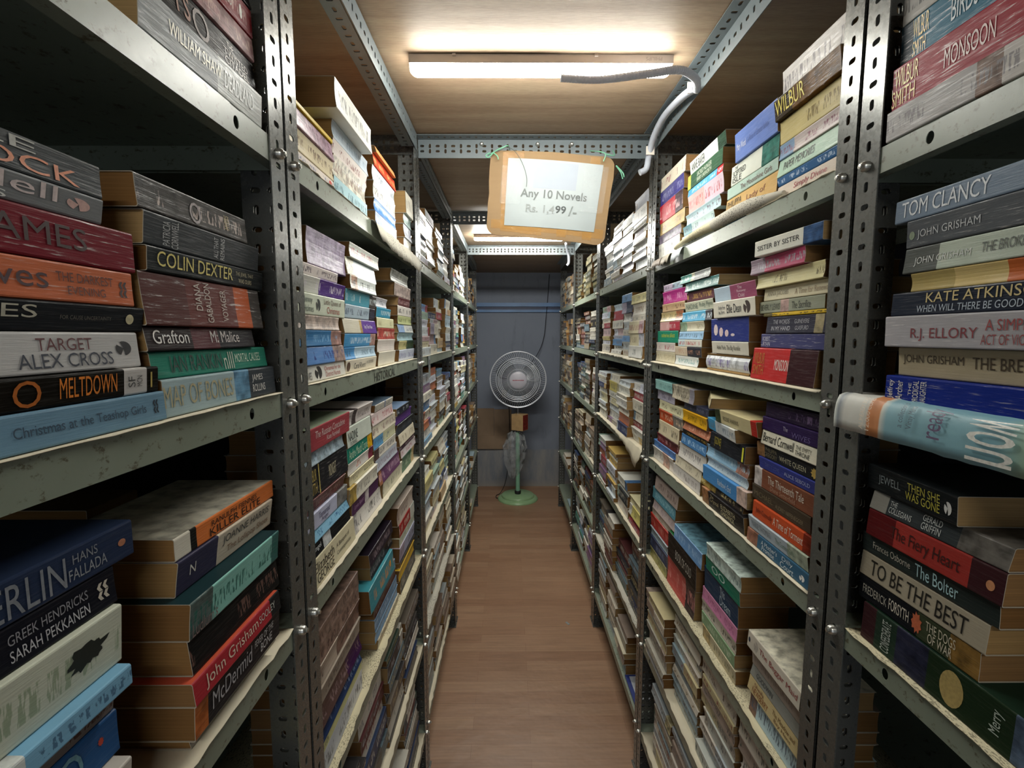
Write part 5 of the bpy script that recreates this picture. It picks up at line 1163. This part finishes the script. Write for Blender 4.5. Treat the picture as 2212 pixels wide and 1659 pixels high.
def liner(side, b, k, ya, yb, out=.004, drop=None, m=None, label='', cat='paper', name='shelf_liner', back=.22, seed=0):
    """sheet lying on the shelf, front edge ragged; drop = list of (t, how far it hangs over the lip)"""
    sg = -1 if side == 'L' else 1; z = SHZ[side][k - 1]; rg = random.Random(seed + k * 7 + b)
    n = max(8, int((yb - ya) / .02)); V = []; F = []; rows = []
    for i in range(n + 1):
        t = i / n; y = ya + (yb - ya) * t; e = out + rg.uniform(-.0022, .0022)
        d = 0
        if drop:
            for (a, da), (c_, dc) in zip(drop, drop[1:]):
                if a <= t <= c_: d = da + (dc - da) * (t - a) / (c_ - a)
            d += rg.uniform(-.003, .003) if d > .004 else 0
        xe = .3775 - e
        row = [(back + .3775, z + .0012), (.395, z + .0012), (xe + .001, z + .0014)]
        if drop: row += [(xe - .0028, z - .001 - d * .15), (xe - .005 - d * .05, z - d * .55), (xe - .006 - d * .08 + rg.uniform(-.001, .001), z - max(d, .0015))]
        rows.append([(sg * x, y, zz) for x, zz in row])
    mb = MB(); q = len(rows[0])
    for rw in rows: mb.V += rw
    for i in range(n):
        for j in range(q - 1): a = i*q + j; mb.F.append((a, a+1, a+q+1, a+q)); mb.M.append(0)
    o = mb.obj(name, m or M_LINER, smooth=True); md = o.modifiers.new('s', 'SOLIDIFY'); md.thickness = .0006; md.offset = 0
    if label: tag(o, label, cat, 'shelf lining papers')
    return o
for side in 'LR':
    sd = 'left' if side == 'L' else 'right'
    for b in (0, 1, 2):
        y0, y1 = rack_y(b); y0 += .04; y1 -= .042
        for k in range(1, 7):
            if (side, b, k) in (('L', 1, 1), ('R', 0, 2), ('R', 1, 1), ('R', 2, 6), ('L', 0, 1), ('R', 0, 1), ('L', 0, 4), ('R', 0, 4), ('L', 0, 5), ('L', 0, 6), ('R', 0, 5), ('R', 0, 6)): continue
            m = {('L', 1, 4): M_NEWS, ('R', 0, 3): M_NEWS, ('R', 2, 5): M_NEWS2, ('L', 2, 5): M_NEWS2, ('R', 1, 4): M_NEWS}.get((side, b, k), M_LINER)
            dr = None
            if (side, b, k) == ('R', 2, 3): dr = [(0, .03), (.05, .07), (.12, .05), (.3, .02), (.6, .004), (1, .0)]
            if (side, b, k) == ('R', 2, 2): dr = [(0, .012), (.3, .008), (.8, .004), (1, 0)]
            if (side, b, k) == ('R', 1, 2): dr = [(0, .0), (.5, .0), (.58, .006), (.66, .006), (.7, 0), (1, 0)]
            liner(side, b, k, y0, y1, .006 if m is not M_LINER or b == 0 else .003, dr, m,
                  f'pale paper lining the {SHN[k-1]} shelf of the {ORD[b]} {sd} rack', 'paper', 'shelf_liner', .2, b * 13)
# grey crumpled paper hanging over the far half of the top left shelf
liner('L', 1, 1, .70, 1.04, .003, None, M_LINER, 'cream paper lining near half of top shelf, second left rack', 'paper')
liner('L', 1, 1, 1.05, 1.56, .006, [(0, .0), (.05, .03), (.3, .045), (.6, .04), (.9, .05), (1, .03)], M_NEWS2, 'crumpled grey newspaper draped over top shelf edge, second left rack', 'newspaper', 'newspaper')
liner('R', 1, 1, .70, .95, .003, None, M_LINER, 'cream paper lining near part of top shelf, second right rack', 'paper')
# rolled papers lying along the front of the top right shelf
mb = MB()
mb.tube(bez([(.381, .83, 1.817), (.379, .9, 1.821), (.380, .99, 1.826), (.382, 1.1, 1.826)], 6), [.004 + .010 * min(1, i / 8) for i in range(19)], 12)
tag(mb.obj('rolled_newspaper', M_NEWS2, smooth=True), 'grey rolled newspaper lying along top right shelf edge below tan book', 'newspaper')
mb = MB()
mb.tube(bez([(.383, 1.06, 1.825), (.381, 1.16, 1.828), (.380, 1.26, 1.826), (.382, 1.36, 1.820)], 6), [.014 - .0005 * i for i in range(19)], 12)
tag(mb.obj('rolled_newspaper', M_NEWS, smooth=True), 'cream folded newspaper roll along top right shelf front, farther from camera', 'newspaper')
for i, (ya, dd, hx) in enumerate(((1.38, .022, 'b4ac9c'), (1.28, .026, 'c4ccd0'), (1.45, .02, 'a89c90'))):
    liner('R', 1, 1, ya, ya + .075, .005, [(0, dd), (.5, dd * 1.1), (1, dd)], simple('paper_flap', hx, .6, 0, .2, 60), ['beige', 'pale blue', 'brownish'][i] + ' paper flap hanging over the top right shelf lip, second right rack', 'paper', 'paper_flap', .05, i)
# magazine page curling over the second right shelf next to the camera
def magazine():
    m, N, L, p = mat('magazine_page')
    tc = N.new('ShaderNodeTexCoord'); s_ = N.new('ShaderNodeSeparateXYZ'); L.new(tc.outputs['Object'], s_.inputs[0]); y = s_.outputs[1]
    c = ramp(N, L, math_(N, L, 'ADD', math_(N, L, 'MULTIPLY', y, -1.0 / .36), .64 / .36), [(0, lin('c8ccc4')), (.02, lin('707880')), (.05, lin('ccccc4')), (.16, lin('ccccc4')), (.165, lin('cf8a58')), (.215, lin('cf8a58')), (.22, lin('d8d8cc')), (.245, lin('84b0bc')), (.6, lin('84b4c0')), (.72, lin('a4b47c')), (.8, lin('705a78')), (1, lin('6c5874'))], 'LINEAR')
    n = noise(N, L, 14, 5, mapping(N, L, (1, 1, 1))); c = mix(N, L, 1., c, ramp(N, L, n, [(.3, .85), (.7, 1.08)]), 'MULTIPLY')
    L.new(c, p.inputs['Base Color']); p.inputs['Roughness'].default_value = .5; return m
V = []; F = []; ny, nq = 26, 12
for i in range(ny + 1):
    y = .640 - .36 * i / ny; dr = .045 + .010 * math.sin(i * .5) * .3
    for j in range(nq + 1):
        t = j / nq
        if t < .35: x = .47 - .095 * (t / .35); z = 1.4985 + .004 * math.sin(t * 4)
        else:
            q = (t - .35) / .65; x = .375 - .013 * math.sin(q * 1.9) - .002 * q; z = 1.500 - q * q * .046 + .003 * math.sin(q * 3)
        V.append((x, y, z + rnd.uniform(-.0008, .0008)))
for i in range(ny):
    for j in range(nq): a = i*(nq+1)+j; F.append((a, a+1, a+nq+2, a+nq+1))
mb = MB(); mb.add(V, F); mag = mb.obj('magazine_page', magazine(), smooth=True); md = mag.modifiers.new('s', 'SOLIDIFY'); md.thickness = .0012
tag(mag, 'curled magazine page with orange stripe and pale blue panel draped over shelf', 'magazine')
def magtext(s, ya, yb, t0, t1, hx, rot=False):
    V, F = glyphs(s); td = BookData()
    def P(y, t):
        q = t; x = .375 - .013 * math.sin(q * 1.9) - .002 * q; z = 1.500 - q * q * .046 + .003 * math.sin(q * 3); return (x - .003, y, z + .0015)
    b_ = len(td.V)
    for gx, gy in V:
        if rot: td.V.append(P(ya + (yb - ya) * gy, t0 + (t1 - t0) * (1 - gx)))
        else: td.V.append(P(ya + (yb - ya) * gx, t1 + (t0 - t1) * gy))
    for f in F: td.face(tuple(i + b_ for i in f), (*lin(hx), 1))
    link('page_lettering', td.build('page_lettering', [M_INK]), mag)
magtext('ready', .47, .50, .25, .85, '6a5a78', True); magtext('now', .450, .405, .3, .97, 'e8e8e0', True); magtext('Vinay Mehta', .51, .52, .3, .8, '5a6a74', True); magtext('a collection of', .525, .533, .2, .8, '5a6a74', True)
magtext('12,000 COPIES', .572, .580, .25, .95, 'e8d8c4', True); magtext('ALREADY SOLD', .583, .590, .25, .95, 'e8d8c4', True)
# small hanging tag on the third left rack
mb = MB(); mb.box((-.3735, 1.72, 1.425), (-.3725, 1.755, 1.505)); mb.box((-.3724, 1.728, 1.47), (-.3722, 1.747, 1.49), 1)
tag(mb.obj('paper_tag', [M_PAPER, simple('printed_block', '5a5a60', .6)]), 'small white printed tag hanging on eye-level lip, third left rack', 'tag')
# handwriting on the shelf lip
V, F = glyphs('HISTORICAL'); td = BookData()
for gx, gy in V: td.V.append((-.3768, 1.04 + .19 * gx, 1.476 + .020 * gy))
for f in F: td.face(f, (*lin('34342c'), 1))
rk = bpy.data.objects['slotted_steel_rack.002'] if 'slotted_steel_rack.002' in bpy.data.objects else None
for ob in bpy.data.objects:
    if ob.name.startswith('slotted_steel_rack') and ob.location.x < 0 and abs(ob.location.y - rack_y(1)[0]) < .01: rk = ob
hw = link('marker_handwriting', td.build('marker_handwriting', [M_INK]), rk); hw.location = -rk.location
# notebook on the bottom shelf, scraps on the floor
nb = MB(); nb.box((.385, 1.64, .2035), (.56, 1.80, .2105)); nb.box((.40, 1.66, .2106), (.50, 1.79, .2112), 1)
tag(nb.obj('spiral_notebook', [simple('navy_cover', '28387c', .4), simple('pale_cover_panel', 'b8bcc4', .5)]), 'blue notebook with pale panel lying on bottom shelf of third right rack', 'notebook')
MB().box((-.006, -.014, 0), (.006, .014, .002)).obj('paper_scrap', M_PAPER, None, (.238, 2.477, .0), (0, 0, .5))
tag(bpy.data.objects['paper_scrap'], 'tiny white paper scrap on the brown floor in the aisle', 'scrap')

# a few older books standing behind the front row, deep in the nearest left rack
zz = 1.1842
for i, (ya, t_, c_) in enumerate(((.40, .034, '6a5038'), (.405, .028, '5a4430'), (.40, .03, '3a3a40'), (.41, .034, '6a5038'), (.40, .034, '6a5038'), (.405, .03, '7a6040'))):
    T = Matrix.Translation((-.57, ya + .13, zz)) @ Matrix.Rotation(R(90), 4, 'Z'); bd = BookData()
    bd.cover(.07 if 0 else .075, .11, t_, parse(c_), (0, 0, 0, 0), None, .3, 0, 0, I4)
    ob = link('paperback', bd.build('paperback', [M_COVER])); ob.matrix_world = T
    pg = BookData(); pg.block(.075, .11, t_, lin('8c6a40'), I4, 0); link('page_block', pg.build('page_block', [M_PAGE]), ob)
    tag(ob, ['bottom', 'second up', 'third up', 'third down', 'second down', 'topmost'][i] + ' book of hidden rear stack behind navy paperbacks, nearest left rack', 'book', 'rear books in the nearest left rack')
    zz += t_ + .0004
